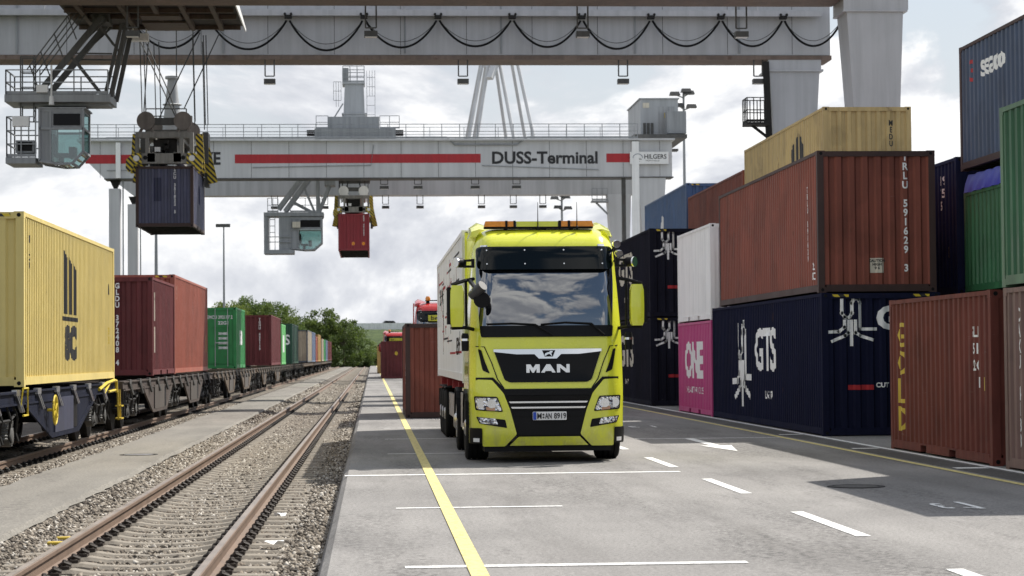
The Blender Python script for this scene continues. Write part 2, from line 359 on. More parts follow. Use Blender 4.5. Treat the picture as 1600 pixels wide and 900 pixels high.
RAILP = [(-.075, -.172), (.075, -.172), (.075, -.160), (.012, -.135), (.010, -.055), (.036, -.040), (.036, -.006), (.028, 0), (-.028, 0), (-.036, -.006), (-.036, -.040), (-.010, -.055), (-.012, -.135), (-.075, -.160)]
def sleeper_mesh():
    pr = [(-1.3, -.012), (-.92, -.004), (-.55, 0.), (-.38, -.028), (0, -.042), (.38, -.028), (.55, 0), (.92, -.004), (1.3, -.012)]
    vs, fs = [], []
    for x, z in pr:
        w = .13 if abs(x) > .5 else .11
        vs += [(x, -w-.02, -.2), (x, -w, z-.03), (x, -w+.035, z), (x, w-.035, z), (x, w, z-.03), (x, w+.02, -.2)]
    for i in range(len(pr)-1):
        for k in range(5): fs.append((i*6+k, i*6+k+1, i*6+k+7, i*6+k+6))
    fs += [tuple(range(6)), tuple(range(len(vs)-6, len(vs)))[::-1]]
    return MB().add(vs, fs).mesh('sleeper')
def clip_mesh():
    b = MB().box(-.05, .05, -.08, .08, 0, .03)
    b.lathe([(.025, .0), (.025, .075), (.016, .085)], axis='z', n=8); b.pipe([(-.05, -.055, .035), (0, -.05, .065), (.05, -.03, .04), (.05, .03, .04), (0, .05, .065), (-.05, .055, .035)], .014, 5)
    return b.mesh('rail_fastening')
clip_m = paint('rusty_clip', (.035, .026, .02), .7, var=.4, streak=0, scale=5)
def track(label, xc, zr, y0, nsl, nclip):
    t = thing('railway_track', label, 'railway track', (xc, 0, zr), 'railway tracks')
    for s in (-1, 1):
        r = MB().prism([(s*.753+a, b) for a, b in RAILP], 'y', -10, YEND).obj('rail', rail_side, t)
        MB().box(s*.753-.03, s*.753+.03, -10, YEND, -.006, .003).obj('running_surface', rail_top, r)
    me = cached('sleeper', sleeper_mesh); cm = cached('clip', clip_mesh); far = MB(); farc = MB()
    mv = [tuple(v.co) for v in me.vertices]; mf = [tuple(p.vertices) for p in me.polygons]
    cv = [tuple(v.co) for v in cm.vertices]; cf = [tuple(p.vertices) for p in cm.polygons]
    for k in range(int((YEND-y0)/.6)):
        y = y0+.6*k+random.uniform(-.015, .015)
        if k < nsl: o = ob('sleeper', me, sleeper_m, t, (random.uniform(-.02, .02), y, -.170+random.uniform(-.006, .004)), (0, 0, random.uniform(-.006, .006)))
        else: far.add([(a, b+y, c-.17) for a, b, c in mv], mf)
        for s in (-1, 1):
            for q in (-1, 1):
                p = (s*.753+q*.125, y, -.168)
                if k < nclip: ob('rail_fastening', cm, clip_m, t, p, (0, 0, 0 if q > 0 else PI))
                elif k < 160: farc.add([(a+p[0], b+p[1], c+p[2]) for a, b, c in cv], cf)
    tag(far.obj('distant_sleepers', sleeper_m, t), kind='stuff'); tag(farc.obj('distant_fastenings', dark_steel, t), kind='stuff')
    return t
TX1, TZ1, TX2, TZ2 = -2.17, -.05, -6.94, .0
trk = track('empty railway track with rusty rails and concrete sleepers beside the asphalt road', TX1, TZ1, 14., 200, 74)
track('railway track under the train of container wagons', TX2, TZ2, 24., 60, 0)
for y in (22.3, 22.9): MB().box(-1.22, -.98, y-.07, y+.05, -.19, -.166).obj('yellow_mark', haz_yellow, trk)
# ballast stones
def stones(name, n, xr, y0, y1, zf, smin, smax, powr):
    octv = np.array([(1, 0, 0), (-1, 0, 0), (0, 1, 0), (0, -1, 0), (0, 0, 1), (0, 0, -1)], float)
    octf = np.array([(0, 2, 4), (2, 1, 4), (1, 3, 4), (3, 0, 4), (2, 0, 5), (1, 2, 5), (3, 1, 5), (0, 3, 5)])
    u = rng.random(n); Y = (y0**powr+u*(y1**powr-y0**powr))**(1/powr); X = xr[0]+rng.random(n)*(xr[1]-xr[0])
    sc = rng.uniform(smin, smax, (n, 1))*(1+Y[:, None]/90); Z = np.array([zf(x) for x in X])+rng.uniform(-.01, .02, n)
    V = octv[None]*rng.uniform(.55, 1.15, (n, 6, 1))*sc[:, :, None]+rng.normal(0, .16, (n, 6, 3))*sc[:, :, None]
    a = rng.random(n)*2*PI; b = rng.normal(0, .5, n); ca, sa, c2, s2 = np.cos(a), np.sin(a), np.cos(b), np.sin(b)
    x, y, z = V[..., 0], V[..., 1], V[..., 2]*.75
    y, z = y*c2[:, None]-z*s2[:, None], y*s2[:, None]+z*c2[:, None]
    x, y = x*ca[:, None]-y*sa[:, None], x*sa[:, None]+y*ca[:, None]
    V = np.stack((x+X[:, None], y+Y[:, None], z+Z[:, None]), -1).reshape(-1, 3)
    Fc = (octf[None]+6*np.arange(n)[:, None, None]).reshape(-1, 3)
    me = bpy.data.meshes.new(name); me.vertices.add(len(V)); me.vertices.foreach_set('co', V.ravel()); me.loops.add(Fc.size); me.loops.foreach_set('vertex_index', Fc.ravel())
    me.polygons.add(len(Fc)); me.polygons.foreach_set('loop_start', np.arange(0, Fc.size, 3)); me.polygons.foreach_set('loop_total', np.full(len(Fc), 3))
    at = me.attributes.new('tone', 'FLOAT', 'POINT'); at.data.foreach_set('value', np.repeat(np.clip(rng.normal(.5, .27, n), 0, 1), 6))
    me.update(); me.validate(); return tag(ob(name, me, stone_m), kind='stuff')
zc1 = lambda x: np.interp(x, [-3.75, -3.4, -2.9, -2.15, -1.4, -.95, -.62, -.42], [-.19, -.256, -.285, -.295, -.285, -.266, -.225, -.25])
zc2 = lambda x: np.interp(x, [-8.6, -7.9, -6.9, -5.9, -5.4], [-.27, -.225, -.23, -.22, -.18])
stones('gravel', 64000, (-3.76, -.42), 14, 60, zc1, .018, .036, .4)
stones('gravel', 15000, (-3.76, -.42), 55, 150, zc1, .02, .04, .5)
stones('gravel', 16000, (-6.1, -5.36), 26, 85, zc2, .018, .036, .4)
stones('gravel', 5000, (-8.3, -6.1), 26, 70, zc2, .018, .036, .4)

# ------------------------------------------------------------------ containers
CW = 2.438; PW = .13
def bps(half, per, dep):
    n = max(2, int(round(2*half/per))); p = 2*half/n; u, d = [-half], [0.]
    for k in range(n):
        a = -half+k*p
        for q, dd in ((.36, 0.), (.5, dep), (.86, dep), (1., 0.)):
            u.append(a+q*p); d.append(dd)
    return np.array(u), np.array(d)
def sheet(half, z0, z1, prof):
    u, d = prof; vs = [(a, b, z0) for a, b in zip(u, d)]+[(a, b, z1) for a, b in zip(u, d)]; n = len(u)
    return MB().add(vs, [(i, i+1, n+i+1, n+i) for i in range(n-1)]).mesh('panel')
def casting_mesh():
    b = MB(); w = .165; b.box(-w/2, w/2, -w/2, w/2, 0, .118); return b.mesh('corner_casting')
def hole_mesh():
    return MB().lathe([(.034, 0), (.034, .006)], axis='y', n=10).mesh('casting_hole')
def shapes(L, H, per):
    def mk():
        hl, hw = L/2, CW/2; sp = bps(hl-PW, per, .036); ep = bps(hw-PW, .272, .045); d = {'sp': sp, 'ep': ep}
        d['side'] = sheet(hl-PW, .16, H-.07, sp); d['end'] = sheet(hw-PW, .16, H-.11, ep)
        d['post'] = MB().box(-PW/2, PW/2, -PW/2, PW/2, .118, H-.118).mesh('corner_post')
        d['trail'] = MB().box(-.035, .035, -hl+.166, hl-.166, H-.075, H-.008).mesh('top_rail')
        b = MB(); y0 = -hl+.166; cuts = [(-1.05, -.69), (.69, 1.05)] if L < 7 else []
        for a, c in cuts+[(hl-.166, None)]:
            b.box(-.05, .05, y0, a, .03, .165); y0 = c
        for a, c in cuts: b.box(-.05, .05, a, c, .14, .165)
        d['brail'] = b.mesh('bottom_rail')
        d['head'] = MB().box(-hw+.166, hw-.166, -.05, .05, H-.12, H-.01).mesh('header_beam'); d['sill'] = MB().box(-hw+.166, hw-.166, -.05, .05, .02, .165).mesh('sill_beam')
        rp = bps(hl-PW, per*1.0, .02); n = len(rp[0])
        d['roof'] = MB().add([(s*(hw-.04), a, H-.02-b_) for s in (-1, 1) for a, b_ in zip(*rp)], [(i, i+1, n+i+1, n+i) for i in range(n-1)]).mesh('roof')
        b = MB().box(-hw+.06, hw-.06, -hl+.1, hl-.1, .12, .15)
        for k in range(int(L/.45)): b.box(-hw+.06, hw-.06, -hl+.3+k*.45, -hl+.36+k*.45, .03, .12)
        d['floor'] = b.mesh('floor'); d['casting'] = cached('casting', casting_mesh); d['hole'] = cached('hole', hole_mesh)
        return d
    return cached(('ct', L, H, per), mk)
def door_parts(t, mat, L, H, y, sgn):
    hw = CW/2
    for s in (-1, 1):
        a, b = (s*.012, s*(hw-PW)); lo, hi = min(a, b), max(a, b)
        d = MB().box(lo, hi, y-.02, y+.02, .17, H-.12)
        hh = (H-.29)/3
        for k in range(3): d.box(lo+.05, hi-.05, y-.05, y-.018, .17+k*hh+.05, .17+(k+1)*hh-.05)
        dr = d.obj('door', mat, t)
        for q in (.30, .78):
            x = s*(hw-PW)*q; MB().pipe([(x, y-.075*sgn, .10), (x, y-.075*sgn, H-.05)], .017, 6).obj('lock_rod', alu, dr)
        MB().bar((s*(hw-PW)*.30, y-.09*sgn, 1.1), (s*(hw-PW)*.72, y-.09*sgn, 1.1), .03).obj('handle', alu, dr)
def container(label, x, y, z, L, H, mat, frame=None, near='end', group=None, per=.278, detail=2, holes=True, name='shipping_container'):
    """x,y = near left bottom corner seen from the road; near end faces -Y"""
    t = thing(name, label, 'container', (x+CW/2, y+L/2, z), group); d = shapes(L, H, per); fm = frame or mat; hl, hw = L/2, CW/2
    for s in (-1, 1):
        ob('side_panel', d['side'], mat, t, (s*(hw-.015), 0, 0), (0, 0, PI/2 if s > 0 else -PI/2))
        ob('top_rail', d['trail'], fm, t, (s*(hw-.036), 0, 0)); ob('bottom_rail', d['brail'], fm, t, (s*(hw-.052), 0, 0))
        if not (s < 0 and near == 'door'): ob('end_panel', d['end'], mat, t, (0, s*(hl-.02), 0), (0, 0, 0 if s < 0 else PI))
        ob('header_beam', d['head'], fm, t, (0, s*(hl-.055), 0)); ob('sill_beam', d['sill'], fm, t, (0, s*(hl-.055), 0))
        for q in (-1, 1):
            ob('corner_post', d['post'], fm, t, (s*(hw-PW/2-.002), q*(hl-PW/2-.002), 0))
            if detail > 0:
                for zz_ in (0, H-.118):
                    c = ob('corner_casting', d['casting'], fm, t, (s*(hw-.083), q*(hl-.083), zz_))
                    if detail > 1 and q < 0: ob('casting_hole', d['hole'], black, c, (0, -.0865, .06))
    if near == 'door': door_parts(t, mat, L, H, -hl+.06, 1)
    ob('roof', d['roof'], mat, t); ob('floor', d['floor'], dark_steel, t)
    return dict(t=t, L=L, H=H, d=d)
def letter(c, me, mat, side, u, z, name='lettering', eps=.004, flat_=False):
    """map a flat marking mesh on to the corrugated panel of one side of a container"""
    d = c['d']; hl, hw = c['L']/2, CW/2; pr = d['ep'] if side == 'F' else d['sp']
    if side == 'L': pr = (-pr[0][::-1], pr[1][::-1])
    bm = bmesh.new(); bm.from_mesh(me); sg = -1 if side == 'L' else 1
    for v in bm.verts: v.co.x = u+sg*v.co.x; v.co.y += z
    if not flat_:
        xs = [v.co.x for v in bm.verts]; lo, hi = min(xs), max(xs)
        for b in pr[0]:
            if lo < b < hi: bmesh.ops.bisect_plane(bm, geom=bm.verts[:]+bm.edges[:]+bm.faces[:], plane_co=(b, 0, 0), plane_no=(1, 0, 0), dist=1e-4)
    for v in bm.verts:
        a, zz_ = v.co.x, v.co.y; dep = 0 if flat_ else float(np.interp(a, *pr))
        if side == 'L': v.co = (-(hw-.015-dep)-eps, a, zz_)
        elif side == 'R': v.co = (hw-.015-dep+eps, a, zz_)
        else: v.co = (a, -(hl-.02-dep)-eps, zz_)
    m2 = bpy.data.meshes.new(name); bm.to_mesh(m2); bm.free()
    return ob(name, m2, mat, c['t'])
def hz_strip(c, side='F'):
    hl, hw, H = c['L']/2, CW/2, c['H']
    for s in (-1, 1):
        lo, hi = sorted((s*(hw-.22), s*(hw-.56)))
        MB().box(lo, hi, -hl+.001, -hl+.003, H-.085, H-.035).obj('hazard_marking', hazard, c['t'])
c_yel = paint('yellow_container', (.66, .53, .19), .5, var=.08, streak=.08, rust=.02)
c_yel2 = paint('faded_yellow_container', (.52, .39, .17), .55, var=.18, streak=.18, rust=.22)
c_brn = paint('brown_red_container', (.225, .07, .048), .62, spec=.3, var=.2, streak=.2, rust=.12)
c_brn2 = paint('dull_brown_container', (.165, .05, .038), .7, spec=.2, var=.2, streak=.28, rust=.2)
c_mar = paint('maroon_container', (.14, .032, .034), .6, spec=.3, var=.2, streak=.25, rust=.12)
c_gbr = paint('grey_brown_container', (.20, .12, .10), .65, var=.25, streak=.3, rust=.25)
c_red = paint('brick_red_container', (.34, .095, .06), .5, var=.12, streak=.14, rust=.05)
c_fred = paint('red_crane_container', (.30, .03, .04), .5, var=.12, streak=.15)
c_nav = paint('dark_navy_container', (.011, .013, .034), .85, var=.2, streak=.2, rust=.02, spec=.08)
c_blk = paint('charcoal_navy_container', (.015, .0155, .026), .85, var=.2, streak=.2, rust=.08, spec=.08)
c_blu = paint('blue_container', (.045, .105, .235), .5, var=.15, streak=.2, rust=.06)
c_blu2 = paint('slate_blue_container', (.05, .075, .135), .5, var=.18, streak=.25, rust=.05)
c_blu3 = paint('deep_blue_container', (.012, .016, .055), .7, spec=.15, var=.18, streak=.25, rust=.05)
c_hang = paint('violet_blue_container', (.075, .078, .135), .5, var=.2, streak=.3, rust=.06)
c_pink = paint('magenta_container', (.48, .045, .20), .5, var=.08, streak=.1)
c_grn = paint('green_container', (.025, .125, .05), .5, var=.15, streak=.22, rust=.06)
c_grn2 = paint('bright_green_container', (.03, .27, .07), .5, var=.14, streak=.18, rust=.08)
c_lgn = paint('light_green_container', (.16, .50, .17), .5, var=.1, streak=.1)
c_dgn = paint('dark_green_container', (.02, .075, .045), .5, var=.15, streak=.15)
c_gry = paint('grey_blue_container', (.10, .115, .14), .5, var=.15, streak=.2, rust=.05)
c_tan = paint('tan_container', (.42, .36, .27), .5, var=.15, streak=.15, rust=.1)
c_och = paint('ochre_container', (.42, .26, .08), .5, var=.15, streak=.15, rust=.1)
c_stb = paint('steel_blue_container', (.13, .17, .26), .5, var=.15, streak=.15)
post_dk = paint('dark_brown_frame', (.05, .024, .02), .6, var=.25, streak=.2, rust=.25)
ST, HC = 2.591, 2.896; GR = 'containers stacked along the right side of the road'; GT = 'containers riding on the train of wagons'
def vtext(s): return '\n'.join(s)
AX, BX = 9.06, 12.3
# --- row beside the road
c = container('brown container with tall yellow letters GOLD down its side, on the asphalt', AX, 30.38, 0, 6.058, ST, c_brn2, near='end', group=GR)
L_ = lambda y: y-30.38-6.058/2
for ch, z in zip('GOLD', (1.98, 1.50, 1.02, .54)): letter(c, text_fit(ch, .42, .42, .006), haz_yellow, 'L', L_(35.72), z)
letter(c, text_mesh('GLD\n3516\n22G', .22, .85, .006, line=1.15), white, 'L', L_(31.25), 1.72)
letter(c, poly_mesh([[(-.03, -.1), (.03, -.1), (.03, .1), (-.03, .1)]]), haz_yellow, 'L', L_(30.78), 1.2); letter(c, poly_mesh([[(-.03, -.08), (.03, -.08), (.03, .08), (-.03, .08)]]), white, 'L', L_(31.02), 1.22)
c = container('greyish brown container at the right edge on the asphalt, under a green one', AX, 23.68, 0, 6.058, ST, c_gbr, group=GR)
letter(c, text_mesh(vtext('CAXU 4183'), .26, .8, .008, line=.85), white, 'L', 2.35, 1.3)
c = container('pale green container at the right edge, on top of the greyish brown one', AX, 23.72, ST+.01, 6.058, ST, c_grn, frame=paint('light_green_frame', (.10, .19, .11), .55, rust=.15), group=GR)
c = container('long dark navy container with large white letters and emblem, under a brown one', AX, 42.0, 0, 13.716, HC, c_nav, group=GR, per=.22)
FIG = [[((x-570)/100, (145-y)/100+.33) for x, y in l] for l in ([(540, 72), (540, 118), (549, 131), (558, 134), (567, 131), (575, 118), (575, 84), (581, 72), (589, 68), (597, 72), (602, 84), (602, 172), (655, 172)],
       [(482, 182), (530, 180), (548, 165), (548, 145)], [(507, 212), (550, 194), (562, 184), (562, 145)], [(573, 224), (573, 145)], [(643, 208), (602, 194), (586, 184), (586, 145)])]
FIG2 = [[(x*1.0, y) for x, y in l] for l in FIG]
def fig(w, h, th): return poly_mesh(ribbon([[(x*w, (y-.33)*h) for x, y in l] for l in FIG2], th))
L_ = lambda y: y-42.0-13.716/2
letter(c, text_mesh('GTS', 1.35, 1.18, .035, .86), white, 'L', L_(48.3), 1.72); letter(c, fig(1.5, 1.25, .15), white, 'L', L_(51.4), 1.45)
letter(c, text_mesh('LINE 97', .24, 1.0, .01), white, 'L', L_(47.9), .72)
letter(c, fig(.60, .60, .062), white, 'F', -.62, 2.32); letter(c, text_mesh('GTS', .62, 1.05, .03), white, 'F', .50, 2.36); hz_strip(c)
letter(c, poly_mesh([[(-.33, -.05), (.2, -.05), (.2, .05), (-.33, .05)]]), red_stripe, 'F', -.36, .98); letter(c, text_mesh('CUT', .13, 1, .005), white, 'F', .02, 1.02)
c = container('big red brown container on the dark navy one, white number column on its end', AX, 42.25, HC+.01, 12.192, HC, c_brn, frame=post_dk, group=GR, per=.24)
letter(c, text_mesh(vtext('TRLU 591629 3'), .205, .9, .007, line=.92), white, 'F', .60, 1.62)
letter(c, poly_mesh([[(-.14, -.15), (.14, -.15), (.14, .15), (-.14, .15)]]), cream, 'F', .0, .55); letter(c, text_mesh('CAUTION\nHIGH\n9 6', .075, 1, .003), text_black, 'F', .0, .57, eps=.009)
L_ = lambda y: y-42.25-6.096
letter(c, text_mesh('22\nMC', .2, 1, .006), white, 'L', L_(42.85), .45)
letter(c, text_mesh(vtext('TRLU 591629'), .16, .8, .006, line=.9), white, 'L', L_(43.3), 1.45)
c = container('magenta container with white letters on the ground under a white container', AX, 55.95, 0, 6.058, ST, c_pink, group=GR)
letter(c, text_mesh('ONE', 1.35, 1.16, .055, .95), white, 'L', .18, 1.46); letter(c, text_mesh('OCEAN NETWORK EXPRESS', .25, .95, .003), white, 'L', .1, .66)
c = container('plain white container on top of the magenta one', AX, 55.95, ST+.01, 6.058, ST, offwhite, group=GR, per=.24)
for zi, lab in ((0, 'charcoal container on the ground, lower of the pair behind the white and magenta ones'), (HC+.01, 'charcoal container, upper of the pair behind the white container')):
    c = container(lab, AX, 68.25, zi, 13.716, HC, c_blk, group=GR, per=.24)
    letter(c, fig(.60, .60, .062), white, 'F', -.62, 2.38); letter(c, text_mesh('GTS', .62, 1.05, .03), white, 'F', .50, 2.36); hz_strip(c)
    letter(c, text_mesh('GTS', 1.5, 1.5, .04), cream, 'L', -.1, 1.75); letter(c, text_mesh('LINE 97', .24, 1.0, .01), cream, 'L', -.2, .72)
    letter(c, poly_mesh([[(-.33, -.05), (.2, -.05), (.2, .05), (-.33, .05)]]), red_stripe, 'F', -.30, .98)
# --- second row
c = container('green open top container with a blue tarpaulin, under the slate blue one', BX, 31.0, HC, 12.0, 2.08, c_grn, group=GR)
tp = thing('tarpaulin', 'crumpled blue tarpaulin over the green container, under the tall blue one', 'tarpaulin', (BX+CW/2, 37, HC+2.09))
vs, fs = [], []; ny = 150
for j in range(ny+1):
    y = -5.95+11.9*j/ny
    for i, (x, z) in enumerate([(-1.235, -.02), (-1.20, .18), (-1.12, .36), (0, .42), (1.12, .36), (1.20, .18), (1.235, -.02)]):
        k = .014*math.sin((y+z*1.4)*2*PI/.62)+random.uniform(-.004, .004); vs.append((x+k*(1 if x > 0 else -1)*(abs(x) > 1.1), y, z+k*.3))
for j in range(ny):
    for i in range(6): fs.append((j*7+i, j*7+i+1, j*7+i+8, j*7+i+7))
MB().add(vs, fs).obj('sheet', paint('blue_tarpaulin', (.03, .045, .36), .4, var=.3, streak=.1), tp, smooth=True)
c = container('slate blue container with white lettering high at the right edge, above the blue tarpaulin', BX, 31.0, HC+2.55, 12.192, ST, c_blu2, frame=post_dk, group=GR)
L_ = lambda y: y-31-6.096
letter(c, text_mesh('3', .62, .9, .01), red_stripe, 'L', L_(42.35), 1.98); letter(c, text_mesh('seaco', .66, 1.15, .014, .9), white, 'L', L_(40.9), 2.0)
c = container('deep green container at the bottom of the stack behind the GOLD lettered one', BX, 31.0, 0, 12.0, HC-.01, c_dgn, group=GR, detail=0)
c = container('deep blue container between the red brown container end and the green one', BX, 43.55, HC, 12.192, HC, c_blu3, group=GR)
L_ = lambda y: y-43.55-6.096
letter(c, text_mesh('M 9\n7 5\n5', .26, .9, .008, line=1.05), white, 'L', L_(44.75), 2.2); letter(c, text_mesh('E', .3, 1, .01), haz_yellow, 'L', L_(44.3), .9)
container('dark container at the bottom behind the navy one', BX, 43.55, 0, 12.192, HC-.01, c_blk, group=GR, detail=0)
c = container('faded yellow container on the very top of the stack, above the red brown one', BX, 56.5, HC+ST+.01, 12.192, HC, c_yel2, group=GR, per=.26)
letter(c, text_mesh(vtext('MEDU 418592'), .21, .8, .006, line=.9), text_black, 'F', .66, 1.5)
letter(c, poly_mesh([[(-.75, -.7), (-.35, -.7), (-.35, .8), (-.75, .6)], [(-.15, -.7), (.25, -.7), (.25, 1.), (-.15, .8)], [(.45, -.7), (.85, -.7), (.85, .6), (.45, .95)]]), text_black, 'L', -2.4, 1.55)
container('brown container under the faded yellow one', BX, 56.5, HC, 12.192, ST, c_brn2, group=GR, detail=0); container('grey container at ground level under the brown one in the second row', BX, 56.5, 0, 12.192, HC-.01, c_gry, group=GR, detail=0)
container('plain red brown container behind the white one, just below the faded yellow container', BX, 69.0, 2*ST, 12.192, ST, c_brn, group=GR)
container('maroon container under the plain red brown one', BX, 69.0, ST, 12.192, ST-.01, c_mar, group=GR, detail=0); container('rusty container at ground level under the maroon one', BX, 69.0, 0, 12.192, ST-.01, c_gbr, group=GR, detail=0)
c = container('bright blue container with a white round emblem, high behind the charcoal pair', BX, 81.6, HC+ST, 12.6, HC, c_blu, group=GR); hz_strip(c)
glob = [[(.55*math.cos(a)*(1 if k else .6), .75*math.sin(a)) for a in (0+k*1.57+.2, .5+k*1.57, 1.0+k*1.57, 1.3+k*1.57)]+[(.18*math.cos(1.3+k*1.57), .3*math.sin(1.3+k*1.57)), (.18*math.cos(.2+k*1.57), .3*math.sin(.2+k*1.57))] for k in range(4)]
letter(c, poly_mesh(glob), white, 'L', .6, 1.35)
container('blue container under the bright blue one', BX, 81.6, HC, 12.6, ST-.01, c_blu2, group=GR, detail=0); container('navy container at ground level under the blue one', BX, 81.6, 0, 12.6, HC-.01, c_nav, group=GR, detail=0)
# --- behind the lorry, on the asphalt
GB = 'containers parked on the asphalt behind the lorry'
c = container('single red brown container standing on the asphalt just behind the yellow lorry', .90, 57.6, 0, 6.058, ST, c_brn, frame=post_dk, group=GB)
letter(c, text_mesh(vtext('1582'), .2, .9, .006), white, 'L', -2.2, 1.3)
c = container('plum coloured container with a small yellow sticker far down the asphalt', .68, 163, 0, 12.192, HC, c_mar, group=GB, detail=1)
letter(c, poly_mesh([[(.13*math.cos(a*PI/4), .16*math.sin(a*PI/4)) for a in range(8)]]), haz_yellow, 'F', -.05, 1.95)
container('ochre container farthest along the yellow line', .50, 214, 0, 12.192, HC, c_och, group=GB, detail=0)
# --- on the train
TR = -5.72-CW; ZT = 1.24
c = container('bright yellow container with large black vertical letters on the nearest wagon', TR, 35.12, ZT, 12.192, HC, c_yel, group=GT, per=.19); hz_strip(c)
ly = -.62
letter(c, poly_mesh([[(-.82+.60*k, .05), (-.42+.60*k, .05), (-.42+.60*k, 1.12-.10*k), (-.82+.60*k, 1.24-.10*k)] for k in range(3)]), text_black, 'R', ly, 1.25)
letter(c, poly_mesh([[(-1.0, 0), (.98, 0), (.98, .08), (-1.0, .08)]]), text_black, 'R', ly, 1.17)
letter(c, text_fit('SC', 1.65, .68, .06), text_black, 'R', ly+.05, .76)
letter(c, text_mesh(vtext('MSCU 735512 6'), .17, .9, .006, line=.9), text_black, 'R', -5.45, 1.55)
letter(c, poly_mesh([[(-.10, -.1), (.1, -.1), (0, .14)]]), text_black, 'R', 5.2, 1.95); letter(c, text_mesh('8\n8', .2, 1, .01), haz_yellow, 'R', 5.2, .95)
c = container('dark maroon container with a white number column on its end, behind the bright yellow one', TR, 55.5, ZT, 6.058, ST, c_mar, group=GT)
letter(c, text_mesh(vtext('GLDU 372408 4'), .19, .9, .007, line=.88), white, 'F', .30, 1.35)
for z, h in ((2.1, .1), (1.75, .3), (.95, .34)): letter(c, poly_mesh([[(-.08, -h), (.08, -h), (.08, h), (-.08, h)]]), cream, 'R', -2.4, z)
c = container('long brick red container following the dark maroon one on the train', TR, 61.7, ZT, 12.192, HC, c_red, group=GT); hz_strip(c)
letter(c, text_mesh('6\n7', .25, .9, .01), cream, 'R', -5.3, 2.4); letter(c, poly_mesh([[(-.09, -.3), (.09, -.3), (.09, .3), (-.09, .3)]]), haz_yellow, 'R', 5.5, .95)
c = container('green container with door bars and white numbers on the train', TR, 89.5, ZT, 6.058, ST, c_grn2, near='door', group=GT)
def dtext(s, sz, x, z): letter(c, text_mesh(s, sz, 1.1, .006), white, 'F', x, z, eps=.035, flat_=True)
letter(c, text_fit('EMCU 392117 2', 1.08, .15, .004), white, 'F', .52, 2.18, eps=.035, flat_=True); dtext('22G1', .19, .68, 1.93)
for k in range(4): dtext('30480', .14, .65, 1.48-.2*k)
letter(c, text_mesh('EVER', .8, .9, .04), white, 'R', .3, 1.3); 
c = container('dark red container with a small yellow warning triangle on the train', TR, 120.5, ZT, 12.192, HC, c_mar, group=GT)
letter(c, poly_mesh([[(-.16, -.14), (.16, -.14), (0, .16)]]), haz_yellow, 'F', -.55, 2.0); letter(c, text_mesh(vtext('TGHU 625113'), .19, .9, .006, line=.88), white, 'F', .55, 1.8)
c = container('light green container behind the dark red one with the triangle', TR, 134.2, ZT, 6.058, ST, c_lgn, group=GT, detail=1); letter(c, poly_mesh([[(-1, -.5), (1, -.5), (1, .6), (-1, .6)]]), white, 'R', 0, 1.3)
c = container('dark green container with faded white lettering on the far train', TR, 152, ZT, 12.192, HC, c_dgn, group=GT, detail=1); letter(c, text_mesh('CLAS', 1., .9, .02), white, 'F', 0, 1.7)
y = 188.
for lab, L, mat, yy in (('slate grey container with a tan side', 13.0, c_tan, 188), ('blue grey container past the tan sided one', 12.192, c_stb, 201.6), ('short orange red container before the ochre one', 7.2, c_red, 214.8), ('ochre yellow container', 12.192, c_och, 223.5),
        ('pale grey container with a white panel', 9, c_tan, 240.5), ('mid green container', 9, c_grn2, 250.5), ('violet grey container', 11, c_stb, 261), ('plum red container', 12, c_mar, 273), ('last dark red container at the tail of the train', 12.2, c_mar, 286)):
    container(lab + (' far down the train' if 'train' not in lab else ''), TR, yy, ZT, L, HC if L > 12.5 or L == 12.192 else ST, mat, frame=(c_gry if yy == 188 else None), group=GT, detail=0)
# --- hanging from the cranes
BXX, BY, BZ = -9.98, 90.0, 7.28
c = container('violet blue container hanging in the air from the near crane', BXX, BY, BZ, 6.058, ST, c_hang, frame=post_dk, group='containers hanging from the cranes', per=.24)
letter(c, text_mesh(vtext('FSCU 351822 5'), .185, .85, .006, line=.88), white, 'F', .43, 1.62)
letter(c, poly_mesh([[(-.16, -.55), (.16, -.55), (.16, .45), (-.16, .45)]]), paint('repair_patch_blue', (.025, .028, .07), .5), 'F', -.30, 1.65)
letter(c, poly_mesh([[(-.4, -.3), (.5, -.35), (.5, .3), (.1, .5), (-.4, .4)]]), c_blu3, 'R', .2, 1.5)
RX, RY, RZ = -2.6, 165.0, 10.02
c = container('red container hanging in the air from the far crane', RX, RY, RZ, 12.192, HC, c_fred, group='containers hanging from the cranes', per=.26)
letter(c, text_mesh(vtext('TEXU 481062'), .19, .9, .008, line=.85), white, 'F', .78, 2.05)
for xx in (-.05, .75): letter(c, poly_mesh([[(.13*math.cos(a*PI/4), .15*math.sin(a*PI/4)) for a in range(8)]]), amber, 'F', xx, .55)

